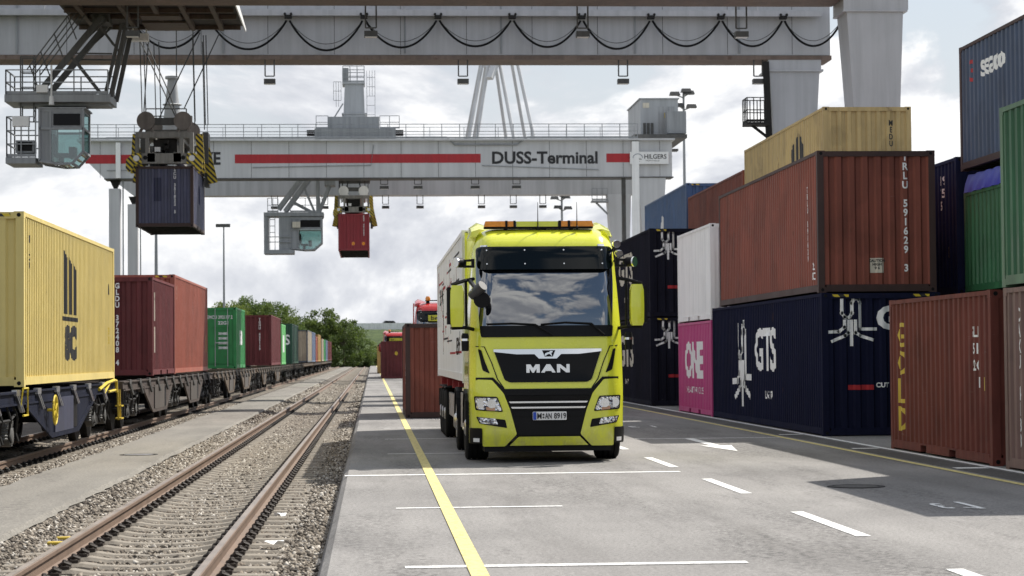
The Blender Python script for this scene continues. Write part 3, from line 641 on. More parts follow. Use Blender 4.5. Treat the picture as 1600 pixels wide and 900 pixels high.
# ------------------------------------------------------------------ container wagons
def wheel_mesh():
    def mk():
        b = MB(); b.lathe([(.46, -.06), (.46, .055), (.485, .062), (.485, .085), (.40, .085), (.38, .05), (.16, .03), (.14, .1), (.08, .1)], axis='x', n=22); return b.mesh('wheel')
    return cached('wheel', mk)
def bogie(t, y, mat, det=True):
    bt = MB()
    for s in (-1, 1):
        bt.prism([(y-1.25, .55), (y-1.2, .42), (y-.7, .34), (y-.35, .30), (y+.35, .30), (y+.7, .34), (y+1.2, .42), (y+1.25, .55), (y+.7, .66), (y+.4, .62), (y-.4, .62), (y-.7, .66)], 'x', s*1.0-.05, s*1.0+.05)
        bt.box(s*.75-.15, s*.75+.35, y-.18, y+.18, .55, .85)
    bt.box(-1.0, 1.0, y-.2, y+.2, .38, .66)
    f = bt.obj('bogie', mat, t)
    def spring_():
        b = MB()
        for k in range(5): b.lathe([(.075, k*.05), (.092, k*.05+.018), (.092, k*.05+.032), (.075, k*.05+.05)], axis='z', n=10)
        return b.mesh('coil_spring', True)
    for q in (-.9, .9):
        MB().pipe([(-1.05, y+q, .46), (1.05, y+q, .46)], .075, 8).obj('axle', dark_steel, f)
        for s in (-1, 1):
            ob('wheel', wheel_mesh(), dark_steel, f, (s*.753, y+q, .46), (0, 0, 0 if s < 0 else PI))
            if det:
                for e in (-.27, .27): ob('coil_spring', cached('spring', spring_), mid_steel, f, (s*1.05, y+q+e, .40))
                cap = MB(); cap.lathe([(.17, s*1.0), (.17, s*1.14), (.13, s*1.17)], (0, y+q, .46), 'x', 12)
                cap.box(*sorted((s*1.0, s*1.12)), y+q-.36, y+q+.36, .62, .70); cap.box(*sorted((s*1.12, s*1.16)), y+q-.05, y+q+.05, .30, .66)
                cap.obj('axle_box', mid_steel, f, smooth=True)
def wagon(label, y0, y1, bog, mat, dmat, fish=(), det=True, blue=False):
    t = thing('container_wagon', label, 'rail wagon', (TX2, 0, TZ2), 'wagons of the container train')
    m = MB()
    for s in (-1, 1):
        x = s*1.15; m.box(x-.05, x+.05, y0, y1, .98, 1.14); m.box(x-.09, x+.09, y0, y1, 1.14, 1.17); m.box(x-.09, x+.09, y0, y1, .95, .98)
    for yy in np.arange(y0+.1, y1, 2.4): m.box(-1.1, 1.1, yy, yy+.18, .85, 1.14)
    m.box(-.22, .22, y0, y1, .78, 1.12); m.box(-1.22, 1.22, y0-.04, y0+.1, .70, 1.16); m.box(-1.22, 1.22, y1-.1, y1+.04, .70, 1.16)
    m.obj('frame', mat, t)
    for yb in bog: bogie(t, yb, dmat, det)
    for (a, b, c, d) in fish:                       # fish-belly side plates
        for s in (-1, 1):
            x = s*1.20; p = MB().prism([(a, .95), (b, .34), (c, .34), (d, .95)], 'x', x-.02, x+.02)
            for (e, f_) in (((a, .95), (b, .34)), ((c, .34), (d, .95)), ((b, .34), (c, .34))): p.bar((x+s*.03, *e), (x+s*.03, *f_), .09, .03, up=(1, 0, 0))
            o = p.obj('side_plate', mat, t)
            q = MB().box(*sorted((x+s*.02, x+s*.05)), b+.35, c-.75, .38, 1.0); q.obj('equipment_box', paint('box_grey_'+mat.name, tuple(min(1, v*1.3+.01) for v in ((.02, .024, .05) if blue else (.06, .05, .042))), .5, var=.25), o)
            MB().box(*sorted((x-s*.01, x+s*.035)), c-.62, c-.15, .40, .98).obj('dark_bay', black, o)
    for s in (-1, 1):
        for yy in (y0, y1):
            sg = -1 if yy == y0 else 1
            MB().lathe([(.09, 0), (.09, sg*.30), (.22, sg*.31), (.22, sg*.35), (.16, sg*.36)], (s*.87, yy, 1.0), 'y', 14).obj('buffer', dmat, t, smooth=True)
        if det:
            x = s*1.22
            def spg_():
                lv = MB()
                for e in (0, .16): lv.bar((0, e, 1.12), (s*.06, e+.22, .84), .05, .03)
                return lv.box(*sorted((-s*.05, s*.03)), -.08, .3, 1.10, 1.20).mesh('container_spigot')
            for yy in np.arange(y0+1.2, y1-1, 2.15): ob('container_spigot', cached(('spigot', s), spg_), alu if blue else mid_steel, t, (x, yy, 0))
            for yb in bog:
                pp = MB()
                for e in (-1.2, -.3, .5, 1.15): pp.pipe([(s*1.12, yb+e, 1.0), (s*1.2, yb+e+.05, .75), (s*1.14, yb+e+.2, .5), (s*1.18, yb+e+.22, .36)], .022, 5)
                pp.pipe([(s*1.16, yb-1.3, .82), (s*1.18, yb-.6, .72), (s*1.18, yb+.6, .72), (s*1.16, yb+1.3, .82)], .025, 5)
                pp.obj('brake_pipes', dark_steel, t)
    if det:
        for yy in (y0+.05, y1-.05):
            for s in (-1, 1):
                st = MB()
                for e in (-.18, .18): st.bar((s*1.23, yy+e, 1.0), (s*1.25, yy+e, .32), .035)
                for z in (.34, .62): st.box(*sorted((s*1.18, s*1.32)), yy-.2, yy+.2, z, z+.03)
                st.obj('step_ladder', haz_yellow if blue else dark_steel, t)
    return t
w_nav = paint('navy_wagon', (.012, .015, .030), .7, spec=.1, var=.25, streak=.3, rust=.06); w_brn = paint('brown_wagon', (.06, .044, .036), .65, var=.3, streak=.3, rust=.15); w_rst = paint('rusty_wagon', (.11, .078, .05), .7, var=.35, streak=.3, rust=.35)
wa = wagon('dark blue wagon with yellow handwheel under the bright yellow container', 20.2, 48.0, (22.4, 33.4, 45.2), w_nav, dark_steel, [(35.2, 38.0, 41.4, 44.0), (25., 27, 30, 31.8)], blue=True)
hw_ = MB()
for k in range(20):
    a, b = 2*PI*k/20, 2*PI*(k+1)/20; hw_.pipe([(1.36, 37.6+.25*math.cos(a), .80+.25*math.sin(a)), (1.36, 37.6+.25*math.cos(b), .80+.25*math.sin(b))], .018, 5)
for k in range(3): a = PI*k/3+.5; hw_.bar((1.36, 37.6-.27*math.cos(a), .80-.27*math.sin(a)), (1.36, 37.6+.27*math.cos(a), .80+.27*math.sin(a)), .025)
hw_.pipe([(1.2, 37.6, .8), (1.38, 37.6, .8)], .03, 6); hw_.obj('handwheel', yellow_paint, wa)
yr = MB(); yr.pipe([(1.23, 44.6, 1.05), (1.27, 45.5, 1.17), (1.27, 46.8, 1.22), (1.27, 47.2, 1.2), (1.27, 47.25, .95)], .035, 6); yr.pipe([(1.25, 45.2, .95), (1.25, 46.2, 1.18)], .03, 6); yr.pipe([(1.25, 46.0, .98), (1.25, 47.2, 1.0)], .03, 6)
yr.pipe([(1.26, 34.55, .95), (1.3, 34.55, 1.22), (1.3, 35.0, 1.22), (1.3, 35.0, .78), (1.3, 34.55, .78)], .02, 5); yr.obj('grab_rail', yellow_paint, wa)
wagon('brown wagon carrying the dark maroon and brick red containers', 48.9, 76.1, (51.2, 62.3, 73.6), w_brn, dark_steel, [(53.2, 55.4, 59, 60.6), (64.6, 66.4, 69.8, 71.4)])
wagon('rusty wagon carrying the green container with door bars', 77., 104.6, (79.3, 90.6, 102.2), w_rst, dark_steel, [(82., 84.4, 87.4, 88.6), (92.5, 94.5, 98, 100)])
wagon('rusty wagon with nothing on it behind the green container', 105.4, 118.6, (107.6, 116.2), w_rst, dark_steel, [(109.5, 111, 113, 114.5)])
wagon('rusty wagon carrying the dark red and light green containers', 119.3, 147.3, (121.6, 133, 145), w_rst, dark_steel, [(124, 126, 129.5, 131)])
wagon('rusty wagon carrying the dark green container', 148.1, 176.0, (150.3, 161.6, 173.4), w_rst, dark_steel)
yy = 176.8
for k, lab in enumerate(('rusty wagon below the slate grey container with a tan side', 'dull brown wagon below the blue grey and orange red containers', 'dark wagon below the ochre and pale grey containers', 'last wagon of the train below the darkest red containers')):
    wagon(lab, yy, yy+29.6, (yy+2.3, yy+14.8, yy+27.2), (w_rst, w_brn)[k % 2], dark_steel, det=False); yy += 30.4

# ------------------------------------------------------------------ lorries
def rpoly(pts, r, seg=4):
    out = []; n = len(pts)
    for i in range(n):
        p, a, b = Vector(pts[i]), Vector(pts[i-1]), Vector(pts[(i+1) % n]); ra = min(r, (a-p).length*.45, (b-p).length*.45)
        q0, q1 = p+(a-p).normalized()*ra, p+(b-p).normalized()*ra
        for k in range(seg+1):
            t = k/seg; out.append(tuple((1-t)**2*q0+2*t*(1-t)*p+t*t*q1))
    return out
ZB = [(.0, .10), (.25, .07), (.45, .0), (1.15, .0), (1.35, .03), (1.98, .07), (2.3, .125), (2.65, .20), (3.0, .295), (3.36, .425), (3.5, .51), (3.6, .62), (3.68, .78), (3.73, 1.0), (3.76, 1.4)]
HW = [(.0, 1.2), (.9, 1.21), (1.3, 1.215), (1.95, 1.205), (2.2, 1.19), (3.36, 1.125), (3.55, 1.085), (3.65, 1.03), (3.72, .95), (3.76, .85)]
hwid = lambda z: float(np.interp(z, *zip(*HW)))
def FY(x, z):
    t = abs(x)/hwid(z); y = float(np.interp(z, *zip(*ZB)))+.05*t*t
    if t > .78: y += .26*((t-.78)/.22)**2.2
    return y
def patch(name, poly, mat, parent, off=.012, th=.02, mirror=False, smooth=True):
    outs = []
    for sg in ((1, -1) if mirror else (1,)):
        bm = bmesh.new(); vs = [bm.verts.new((sg*x, 0, z)) for x, z in poly]; bm.faces.new(vs)
        xs = [sg*p[0] for p in poly]; zs = [p[1] for p in poly]
        for c in np.arange(-1.25, 1.26, .08):
            if min(xs)+.005 < c < max(xs)-.005: bmesh.ops.bisect_plane(bm, geom=bm.verts[:]+bm.edges[:]+bm.faces[:], plane_co=(c, 0, 0), plane_no=(1, 0, 0))
        for c in np.arange(.2, 3.8, .12):
            if min(zs)+.005 < c < max(zs)-.005: bmesh.ops.bisect_plane(bm, geom=bm.verts[:]+bm.edges[:]+bm.faces[:], plane_co=(0, 0, c), plane_no=(0, 0, 1))
        for v in bm.verts: v.co.y = FY(v.co.x, v.co.z)-off+th
        r = bmesh.ops.extrude_face_region(bm, geom=bm.faces[:])
        for v in r['geom']:
            if isinstance(v, bmesh.types.BMVert): v.co.y -= th
        bmesh.ops.recalc_face_normals(bm, faces=bm.faces)
        me = bpy.data.meshes.new(name); bm.to_mesh(me); bm.free(); me.materials.append(None)
        if smooth: me.polygons.foreach_set('use_smooth', [True]*len(me.polygons)); me.set_sharp_from_angle(angle=.5)
        outs.append(ob(name, me, mat, parent))
    return outs
def P(*pts): return [((x-856)/100, (723.3-v)/100) for x, v in pts]
def tyre_mesh(wd=.36, r=.52):
    def mk():
        b = MB(); h = wd/2; b.lathe([(.29, -h*.8), (r-.10, -h), (r-.03, -h*.96), (r, -h*.80), (r, -h*.52), (r-.018, -h*.50), (r-.018, -h*.42), (r, -h*.40), (r, -h*.06), (r-.018, -h*.05), (r-.018, h*.05), (r, h*.06), (r, h*.40), (r-.018, h*.42), (r-.018, h*.5), (r, h*.52), (r, h*.8), (r-.03, h*.96), (r-.10, h), (.29, h*.8)], axis='x', n=40)
        return b.mesh('tyre', True)
    return cached(('tyre', wd, r), mk)
def rim_mesh(r=.30, w=.30):
    def mk():
        b = MB(); b.lathe([(r, -w/2), (r-.03, -w/2+.02), (r-.05, -w/2+.10), (.19, -w/2+.05), (.14, -w/2-.02), (.10, -w/2-.05)], axis='x', n=24)
        for k in range(10): b.lathe([(.014, -w/2+.03), (.014, -w/2-.01)], (0, .165*math.cos(k*PI/5), .165*math.sin(k*PI/5)), 'x', 6)
        return b.mesh('rim', True)
    return cached(('rim', r, w), mk)
def wheels(t, y, dual=False, x=1.06, r=.52):
    for s in (-1, 1):
        for k in range(2 if dual else 1):
            w = ob('wheel', tyre_mesh(.38 if not dual else .30, r), rubber, t, (s*(x-.34*k), y, r)); ob('rim', rim_mesh(), alu, w, rot=(0, 0, 0 if s < 0 else PI))
def lorry(name, label, x, y, body, main=True):
    t = thing(name, label, 'lorry', (x, y, 0), None if main else 'red lorries')
    # cab shell
    zs = [.95, 1.15, 1.35, 1.7, 1.98, 2.2, 2.5, 2.8, 3.1, 3.36, 3.45, 3.52, 3.58, 3.63, 3.68, 3.72, 3.745, 3.76]; nx = 33; vs, fs = [], []; n = 0
    for z in zs:
        w = hwid(z); ring = [(w*math.sin(PI/2*(-1+2*i/(nx-1))), z) for i in range(nx)]; ring = [(a, FY(a, z), z) for a, z in ring]
        ring += [(w, yy_, z) for yy_ in (.8 if z < 3.7 else 1.5, 1.6, 2.25)]+[(-w, yy_, z) for yy_ in (2.25, 1.6, .8 if z < 3.7 else 1.5)]; n = len(ring); vs += ring
    for j in range(len(zs)-1): fs += [(j*n+k, j*n+(k+1) % n, (j+1)*n+(k+1) % n, (j+1)*n+k) for k in range(n)]
    fs += [tuple(range(n))[::-1], tuple(range((len(zs)-1)*n, len(zs)*n))]
    MB().add(vs, fs).obj('cab', body, t, smooth=True)
    sp_ = MB(); prof = [(1.15, 3.62), (1.2, 3.74), (1.5, 3.84), (2.2, 3.91), (2.2, 3.6)]; sv, sf = [], []
    for q, k in ((-1.17, .0), (-1.13, .7), (-1.0, 1.), (-.55, .50), (.55, .50), (1.0, 1.), (1.13, .7), (1.17, .0)):
        sv += [(q, a, 3.60+(b-3.60)*k if b > 3.61 else b) for a, b in prof]
    for j in range(7): sf += [(j*5+k, j*5+(k+1) % 5, (j+1)*5+(k+1) % 5, (j+1)*5+k) for k in range(5)]
    sf += [(0, 1, 2, 3, 4), (39, 38, 37, 36, 35)]; sp_.add(sv, sf).obj('roof_spoiler', body, t, smooth=True)
    # windscreen, visor, wipers
    patch('windscreen', rpoly(P((747, 384), (964, 384), (964, 440), (959, 524), (751, 524), (746, 440)), .06), screen, t, .012, .02)
    patch('scuttle_panel', rpoly(P((750, 508), (961, 508), (959, 526), (752, 526)), .03), black, t, .022, .02)
    patch('sun_visor', rpoly(P((746, 382), (965, 382), (963, 419), (748, 419)), .08), visor_m, t, .11, .012)
    bt = MB()
    for px in (763, 823, 885, 946):
        for v in (388, 410):
            (x_, z_), = P((px, v)); bt.lathe([(.012, 0), (.012, -.02)], (x_, FY(x_, z_)-.11, z_), 'y', 8)
    bt.obj('visor_bolts', chrome, t)
    for pts in (((864, 523), (836, 506), (800, 504), (760, 505)), ((946, 523), (925, 505), (885, 503), (846, 506))):
        pp = [(x_, FY(x_, z_)-.05-.01*(k == 1), z_) for k, (x_, z_) in enumerate(P(*pts))]; w = MB(); w.pipe(pp[:2], .016, 6); w.pipe(pp[1:], .011, 6); w.obj('wiper', black, t)
    patch('roof_marker_lamp', rpoly(P((754, 379), (765, 379), (765, 382.5), (754, 382.5)), .015), chrome, t, .03, .04); patch('roof_marker_lamp', rpoly(P((941, 378), (952, 378), (952, 381.5), (941, 381.5)), .015), chrome, t, .03, .04)
    # front panel
    patch('grille_panel', rpoly(P((771, 546), (941, 546), (925, 593), (918, 597), (796, 597), (788, 593)), .03), gloss_black, t, .02, .03)
    patch('chrome_strip', P((771, 545), (941, 545), (941, 549), (905, 553), (877, 553), (870, 560), (842, 560), (835, 553), (807, 553), (771, 549)), chrome, t, .04, .03)
    patch('air_slit', rpoly(P((747, 544), (752, 546), (757, 563), (765, 583), (754, 578), (752, 570)), .02), black, t, .010, .02, True)
    for sg in (1, -1):
        pp = [(sg*a, FY(a, b)-.006, b) for a, b in P((744, 540), (757, 541), (768, 566), (777, 592), (787, 606))]; MB().pipe(pp, .008, 5).obj('panel_joint', black, t, smooth=True)
    patch('lower_grille', P((743, 589), (770, 589), (788, 607), (924, 607), (942, 589), (969, 589), (968, 600), (930, 612), (905, 684), (807, 684), (782, 612), (744, 600)), black, t, .012, .06)
    for v, a, b, m, o, h in ((614, 790, 922, black, .03, 3), (621, 793, 919, gloss_black, .035, 3), (628, 796, 916, chrome, .05, 1.3), (636.5, 799, 913, chrome, .05, 1.3), (646, 803, 909, black, .03, 4)):
        patch('grille_bar', rpoly(P((a-2, v-h), (b+2, v-h), (b, v+h), (a, v+h)), .01), m, t, o, .05)
    patch('mesh_grille', P((806, 660), (906, 660), (904, 679), (808, 679)), black, t, .016, .01)
    # bumper corners
    cor = P((741, 597), (745, 592), (768, 593), (786, 614), (796, 640), (806, 678), (788, 697), (753, 697), (752, 672), (736, 670), (735, 620))
    patch('bumper_corner', rpoly(cor, .025), body, t, .035, .06, True)
    patch('bumper_strip', rpoly(P((795, 696), (809, 682), (905, 682), (919, 696)), .01), body, t, .035, .05)
    for px in (826, 857, 889): patch('tow_flap', P((px-8, 695), (px-5, 688), (px+5, 688), (px+8, 695)), body, t, .042, .01)
    for o in patch('headlight', rpoly(P((740, 618), (776, 619), (785, 643), (742, 640)), .03), black, t, .045, .03, True):
        sg = 1 if o.data.vertices[0].co.x > 0 else -1
        r = MB()
        for px, v, rr_ in ((752, 629, .08), (767, 630, .07)):
            (x_, z_), = P((px, v)); x_ = -sg*x_*(-1)*(1 if sg < 0 else -1) if False else sg*abs(x_); r.lathe([(rr_, FY(x_, z_)-.062), (rr_*.85, FY(x_, z_)-.058), (.02, FY(x_, z_)-.046)], (x_, 0, z_), 'y', 16)
        r.obj('lamp_bowl', chrome, o, smooth=True)
    patch('headlight_lens', rpoly(P((742, 620), (775, 621), (783, 641), (744, 638)), .03), facet, t, .052, .01, True)
    patch('indicator', rpoly(P((758, 635), (771, 636), (773, 641), (759, 640)), .01), paint('indicator_lens', (.55, .30, .18), .2, coat=.5), t, .058, .01, True)
    patch('fog_lamp_housing', rpoly(P((743, 650), (788, 655), (791, 668), (748, 661)), .02), black, t, .042, .02, True)
    patch('fog_lamp', rpoly(P((745, 651), (773, 653), (777, 663), (749, 660)), .02), facet, t, .050, .02, True)
    for o in patch('corner_marker', rpoly(P((734, 668), (752, 668), (752, 693), (734, 693)), .02), black, t, .055, .08, True): pass
    patch('reflector', P((739, 684), (748, 684), (748, 690), (739, 690)), white, t, .062, .02, True)
    ch = MB(); ch.box(-1.0, 1.0, .12, 1.0, .18, .30); ch.box(-.45, -.25, 0.5, 5.6, .62, .95); ch.box(.25, .45, .5, 5.6, .62, .95); ch.box(-.9, .9, 1.3, 1.5, .42, .6); ch.box(-.4, .4, .6, 2., .5, 1.3); ch.obj('chassis', black, t)
    # running gear
    wheels(t, 1.42, x=1.06); wheels(t, 5.05, True, x=1.09)
    for yc, r in ((1.42, .62), (5.05, .60)):
        for s in (-1, 1):
            fe = MB(); pts = [(yc+r*math.cos(a), .52+r*math.sin(a)) for a in np.linspace(.1, PI-.1, 10)]
            for (a, b), (c_, d) in zip(pts[:-1], pts[1:]): fe.bar((s*1.03, a, b), (s*1.03, c_, d), .46, .03, up=(0, b-.52, yc-a))
            fe.obj('mudguard', black, t)
    for s in (-1, 1):
        MB().box(*sorted((s*.7, s*1.2)), 2.25, 4.1, .45, 1.05).obj('fuel_tank', alu, t)
        st = MB().box(*sorted((s*.95, s*1.21)), .55, .82, .30, 1.25).box(*sorted((s*.95, s*1.21)), 2.05, 2.3, .3, 1.3)
        for z in (.45, .78, 1.1): st.box(*sorted((s*1.0, s*1.235)), 2.06, 2.62, z, z+.05)
        st.obj('step', body, t)
        MB().prism([(2.3, 1.05), (3.0, 1.05), (2.75, 3.7), (2.3, 3.75)], 'x', s*1.17-.02, s*1.17+.02).obj('side_deflector', body, t)
        # mirrors
        mx = s*1.42; hs = MB(); hv, hf = [], []
        for z, k in ((2.14, .8), (2.2, 1.), (2.45, 1.05), (2.70, 1.), (2.79, .78)):
            for a, b in ((-.115, .02), (-.10, -.08), (.0, -.115), (.10, -.09), (.115, .02), (.09, .12), (-.09, .12)): hv.append((mx+s*a*k*-1, .05+b*k, z))
        for j in range(4): hf += [(j*7+k, j*7+(k+1) % 7, (j+1)*7+(k+1) % 7, (j+1)*7+k) for k in range(7)]
        hf += [tuple(range(7)), tuple(range(28, 35))]; mo = hs.add(hv, hf).obj('mirror', body, t, smooth=True)
        MB().box(*sorted((mx+s*.10, mx+s*.155)), -.02, .16, 2.18, 2.76).obj('mirror_edge', black, mo)
        ar = MB()
        for z0, z1 in ((2.84, 2.80), (2.10, 2.12)): ar.pipe([(s*1.14, .32, z0+.06*(z0 > 2.5)), (s*1.28, .15, z0+.03), (mx+s*.08, .07, z1)], .03, 6)
        ar.pipe([(s*1.27, .18, 2.86), (s*1.265, .18, 2.10)], .022, 6); ar.obj('mirror_arm', black, mo)
        if main:
            MB().pipe([(s*1.13, .40, 3.10), (s*1.3, .40, 3.10)], .022, 6).pipe([(s*1.13, .40, 3.20), (s*1.3, .40, 3.19)], .022, 6).box(*sorted((s*1.12, s*1.17)), .36, .44, 3.08, 3.22).box(*sorted((s*1.25, s*1.3)), .36, .44, 3.08, 3.21).obj('lamp_bracket', black, t)
            lp = MB(); lp.lathe([(.075, -.06), (.08, .06), (.05, .12)], axis='y', n=14); o = lp.obj('work_lamp', black, t, (s*1.37, .38, 3.16), (0, 0, s*.9), smooth=True)
            MB().lathe([(.082, -.075), (.082, -.05)], axis='y', n=14).obj('lamp_rim', chrome, o)
            cl = MB().lathe([(.055, -.14), (.06, -.05), (.06, .10), (.045, .14)], axis='z', n=12).obj('side_lamp', black, t, (s*1.29, .12, 1.90), smooth=True); MB().lathe([(.064, .02), (.064, .055)], axis='z', n=12).obj('lamp_ring', chrome, cl)
    if main:
        # front-view mirror
        fm = MB(); fm.pipe([(-1.19, -.02, 2.62), (-1.02, -.18, 2.78)], .075, 12, .085); fm.pipe([(-1.2, .2, 2.86), (-1.12, -.02, 2.74)], .035, 8); fo = fm.obj('front_mirror', paint('mirror_grey', (.045, .045, .048), .35, var=.05, streak=0), t, smooth=True)
        MB().lathe([(.125, -.02), (.13, .0), (.10, .03)], (-1.035, -.09, 2.56), 'y', 18).obj('ramp_mirror', black, fo, smooth=True)
        # beacons, horns, aerials
        be = MB().box(-.94, .82, .84, 1.0, 3.79, 3.82).box(-.62, -.56, .88, .96, 3.70, 3.80).box(.44, .50, .88, .96, 3.70, 3.80).box(-.1, .06, .88, .96, 3.70, 3.80); bo = be.obj('light_bar', black, t, (0, 0, -.065))
        for a, b in ((-.945, -.44), (.27, .83)):
            MB().hexa([(a, .80, 3.82), (b, .80, 3.82), (b, 1.04, 3.82), (a, 1.04, 3.82), (a+.03, .83, 3.91), (b-.03, .83, 3.91), (b-.03, 1.01, 3.91), (a+.03, 1.01, 3.91)]).obj('beacon_lens', amber, bo)
            for q in (.72, .98): MB().box(a+(b-a)*q-.018, a+(b-a)*q+.018, .79, 1.05, 3.815, 3.915).obj('lens_divider', black, bo) if a < 0 else MB().box(b-(b-a)*q-.018, b-(b-a)*q+.018, .79, 1.05, 3.815, 3.915).obj('lens_divider', black, bo)
        MB().box(-.42, .25, .82, 1.02, 3.82, 3.905).obj('light_bar_cover', lime, bo)
        for x_ in (-.08, .55): MB().lathe([(.022, 0), (.022, .05), (.010, .06), (.007, .18), (.004, .44)], (x_, .74, 3.70), 'z', 8).obj('aerial', black, t)
        for x_, z_ in ((1.15, 3.46), (1.19, 3.30)):
            h = MB().lathe([(.062, -.07), (.066, -.04), (.05, .05), (.02, .09)], axis='y', n=14).obj('spot_lamp', chrome, t, (x_, .55, z_), (.2, 0, .2), smooth=True); MB().pipe([(0, .02, -.03), (-.05, .05, -.14)], .02, 5).obj('lamp_stalk', dark_steel, h)
        def logo(s, size, px, v, sx, bold, mat, nm, off):
            (x_, z_), = P((px, v)); me_ = text_mesh(s, size, sx, bold); o = ob(nm, me_, mat, t, (x_, FY(x_, z_)-off, z_), (PI/2, 0, 0)); return o
        for pts in (P((822, 582), (822, 569), (828.5, 569), (832.5, 575), (836.5, 569), (843, 569), (843, 582), (838, 582), (838, 575.5), (833.7, 582), (831.3, 582), (827, 575.5), (827, 582)),
                    P((845, 582), (853.5, 569), (859.5, 569), (868, 582), (862.5, 582), (861, 579.5), (852, 579.5), (850.5, 582)),
                    P((870, 582), (870, 569), (875.5, 569), (885, 576.5), (885, 569), (890, 569), (890, 582), (884.5, 582), (875, 574.5), (875, 582))):
            patch('maker_lettering', pts, paint('badge_chrome', (.80, .80, .79), .28, .75, var=.1, streak=0), t, .05, .03, smooth=False)
        patch('emblem', P((847, 547), (868, 547), (864, 557), (851, 557)), gloss_black, t, .048, .02)
        lion = P((850.5, 555.5), (852, 552), (855, 550.5), (858, 550), (860, 548), (863.5, 548.3), (863.5, 550), (861.5, 551), (861.5, 553), (863, 555.5), (861.5, 555.5), (859, 552.8), (856, 553), (853, 555.5))
        patch('lion_emblem', lion, chrome, t, .056, .012)
        pl = patch('number_plate', rpoly(P((831, 643), (884, 643), (884, 656), (831, 656)), .01), white, t, .07, .03)[0]
        patch('plate_band', P((831.5, 643.5), (836.5, 643.5), (836.5, 655.5), (831.5, 655.5)), paint('plate_blue', (.01, .06, .42), .4, streak=0), pl, .074, .01)
        for s_, w_, px in (('M', .070, 841.2), ('AN', .105, 855.2), ('8919', .19, 873.6)):
            (x_, z_), = P((px, 649.6)); ob('plate_lettering', text_fit(s_, w_, .092, .0016), text_black, pl, (x_, FY(x_, z_)-.080, z_), (PI/2, 0, 0))
        for z_ in (647.5, 652): patch('plate_seal', rpoly(P((846.2, z_-1.5), (849, z_-1.5), (849, z_+1.5), (846.2, z_+1.5)), .01), mid_steel, pl, .076, .005)
    else:
        sg_ = patch('window_sign', P((790, 398), (918, 398), (918, 421), (790, 421)), paint('sign_yellow', (.62, .58, .03), .5), t, .125, .012)[0]
        ob('sign_lettering', text_mesh('be', .24, 1.2, .004), text_black, sg_, (-.42, .20, 3.13), (PI/2, 0, 0))
        bo = MB().box(-.75, .1, .95, 1.0, 3.80, 3.84).box(-.72, -.58, .9, 1.04, 3.72, 3.82).obj('beacon_base', black, t); MB().lathe([(.09, 3.82), (.10, 3.9), (.06, 3.98)], (-.65, .97, 0), 'z', 12).obj('beacon_lens', amber, bo, smooth=True)
    return t
TXC, TYC = 2.745, 32.9
lorry('semi_truck', 'lime yellow lorry with amber roof beacons facing the camera on the asphalt', TXC, TYC, lime)
lorry('semi_truck', 'red lorry with a yellow sign in its windscreen, just above the single red brown container', 2.78, 79.5, red_lacq, False)
lorry('semi_truck', 'far red lorry showing only its pale sunlit roof above the plum coloured container', 2.1, 176.5, red_lacq, False)
# semitrailer chassis + white container
ct = thing('container_chassis', 'low black and red semitrailer chassis under the white container with line pattern', 'trailer', (TXC, TYC, 0))
m = MB()
for s in (-1, 1): m.box(s*.42-.07, s*.42+.07, 3.4, 16.2, .98, 1.20)
for yv in (3.0, 6.2, 9, 12, 15.6): m.box(-1.15, 1.15, yv, yv+.18, 1.05, 1.20)
m.obj('frame', paint('chassis_red', (.33, .02, .025), .5, var=.2), ct)
for yv in (11.0, 12.31, 13.62):
    wheels(ct, yv, x=1.06, r=.5); MB().box(-1.25, 1.25, yv-.5, yv+.5, 1.03, 1.06).box(-.9, .9, yv-.08, yv+.08, .42, .58).obj('axle_mudguard', black, ct)
for s in (-1, 1): MB().box(s*.95-.06, s*.95+.06, 7.0, 7.12, .15, 1.05).obj('landing_leg', alu, ct); MB().box(*sorted((s*1.12, s*1.18)), 7.4, 10.3, .5, .95).obj('side_guard', alu, ct)
MB().box(-1.2, 1.2, 16.1, 16.25, .55, .95).obj('rear_bar', dark_steel, ct)
c = container('long white container with red and black circuit line pattern riding behind the yellow lorry', TXC-CW/2, TYC+2.75, 1.225, 13.716, ST, offwhite, frame=white, per=.10)
lr, lb = [], []
for k in range(80):
    u, z = random.uniform(-6.4, 6.4), random.uniform(.45, 2.3)
    L_, w_ = random.choice((.25, .45, .8, 1.3)), random.choice((.03, .04, .06)); v = random.random() < .6
    q = [(u, z), (u+(w_ if v else L_*2), z), (u+(w_ if v else L_*2), z+(L_*.6 if v else w_)), (u, z+(L_*.6 if v else w_))]
    if max(p[0] for p in q) < 6.6 and max(p[1] for p in q) < 2.45: (lr if random.random() < .55 else lb).append(q)
letter(c, poly_mesh(lr), red_stripe, 'L', 0, 0, 'red_pattern'); letter(c, poly_mesh(lb), text_black, 'L', 0, 0, 'black_pattern'); letter(c, text_mesh('EDI', .42, 2.2, .012), text_black, 'L', -4.6, .62); letter(c, text_mesh('2D M', .5, 2.0, .006), mid_steel, 'L', 4.2, 1.75)

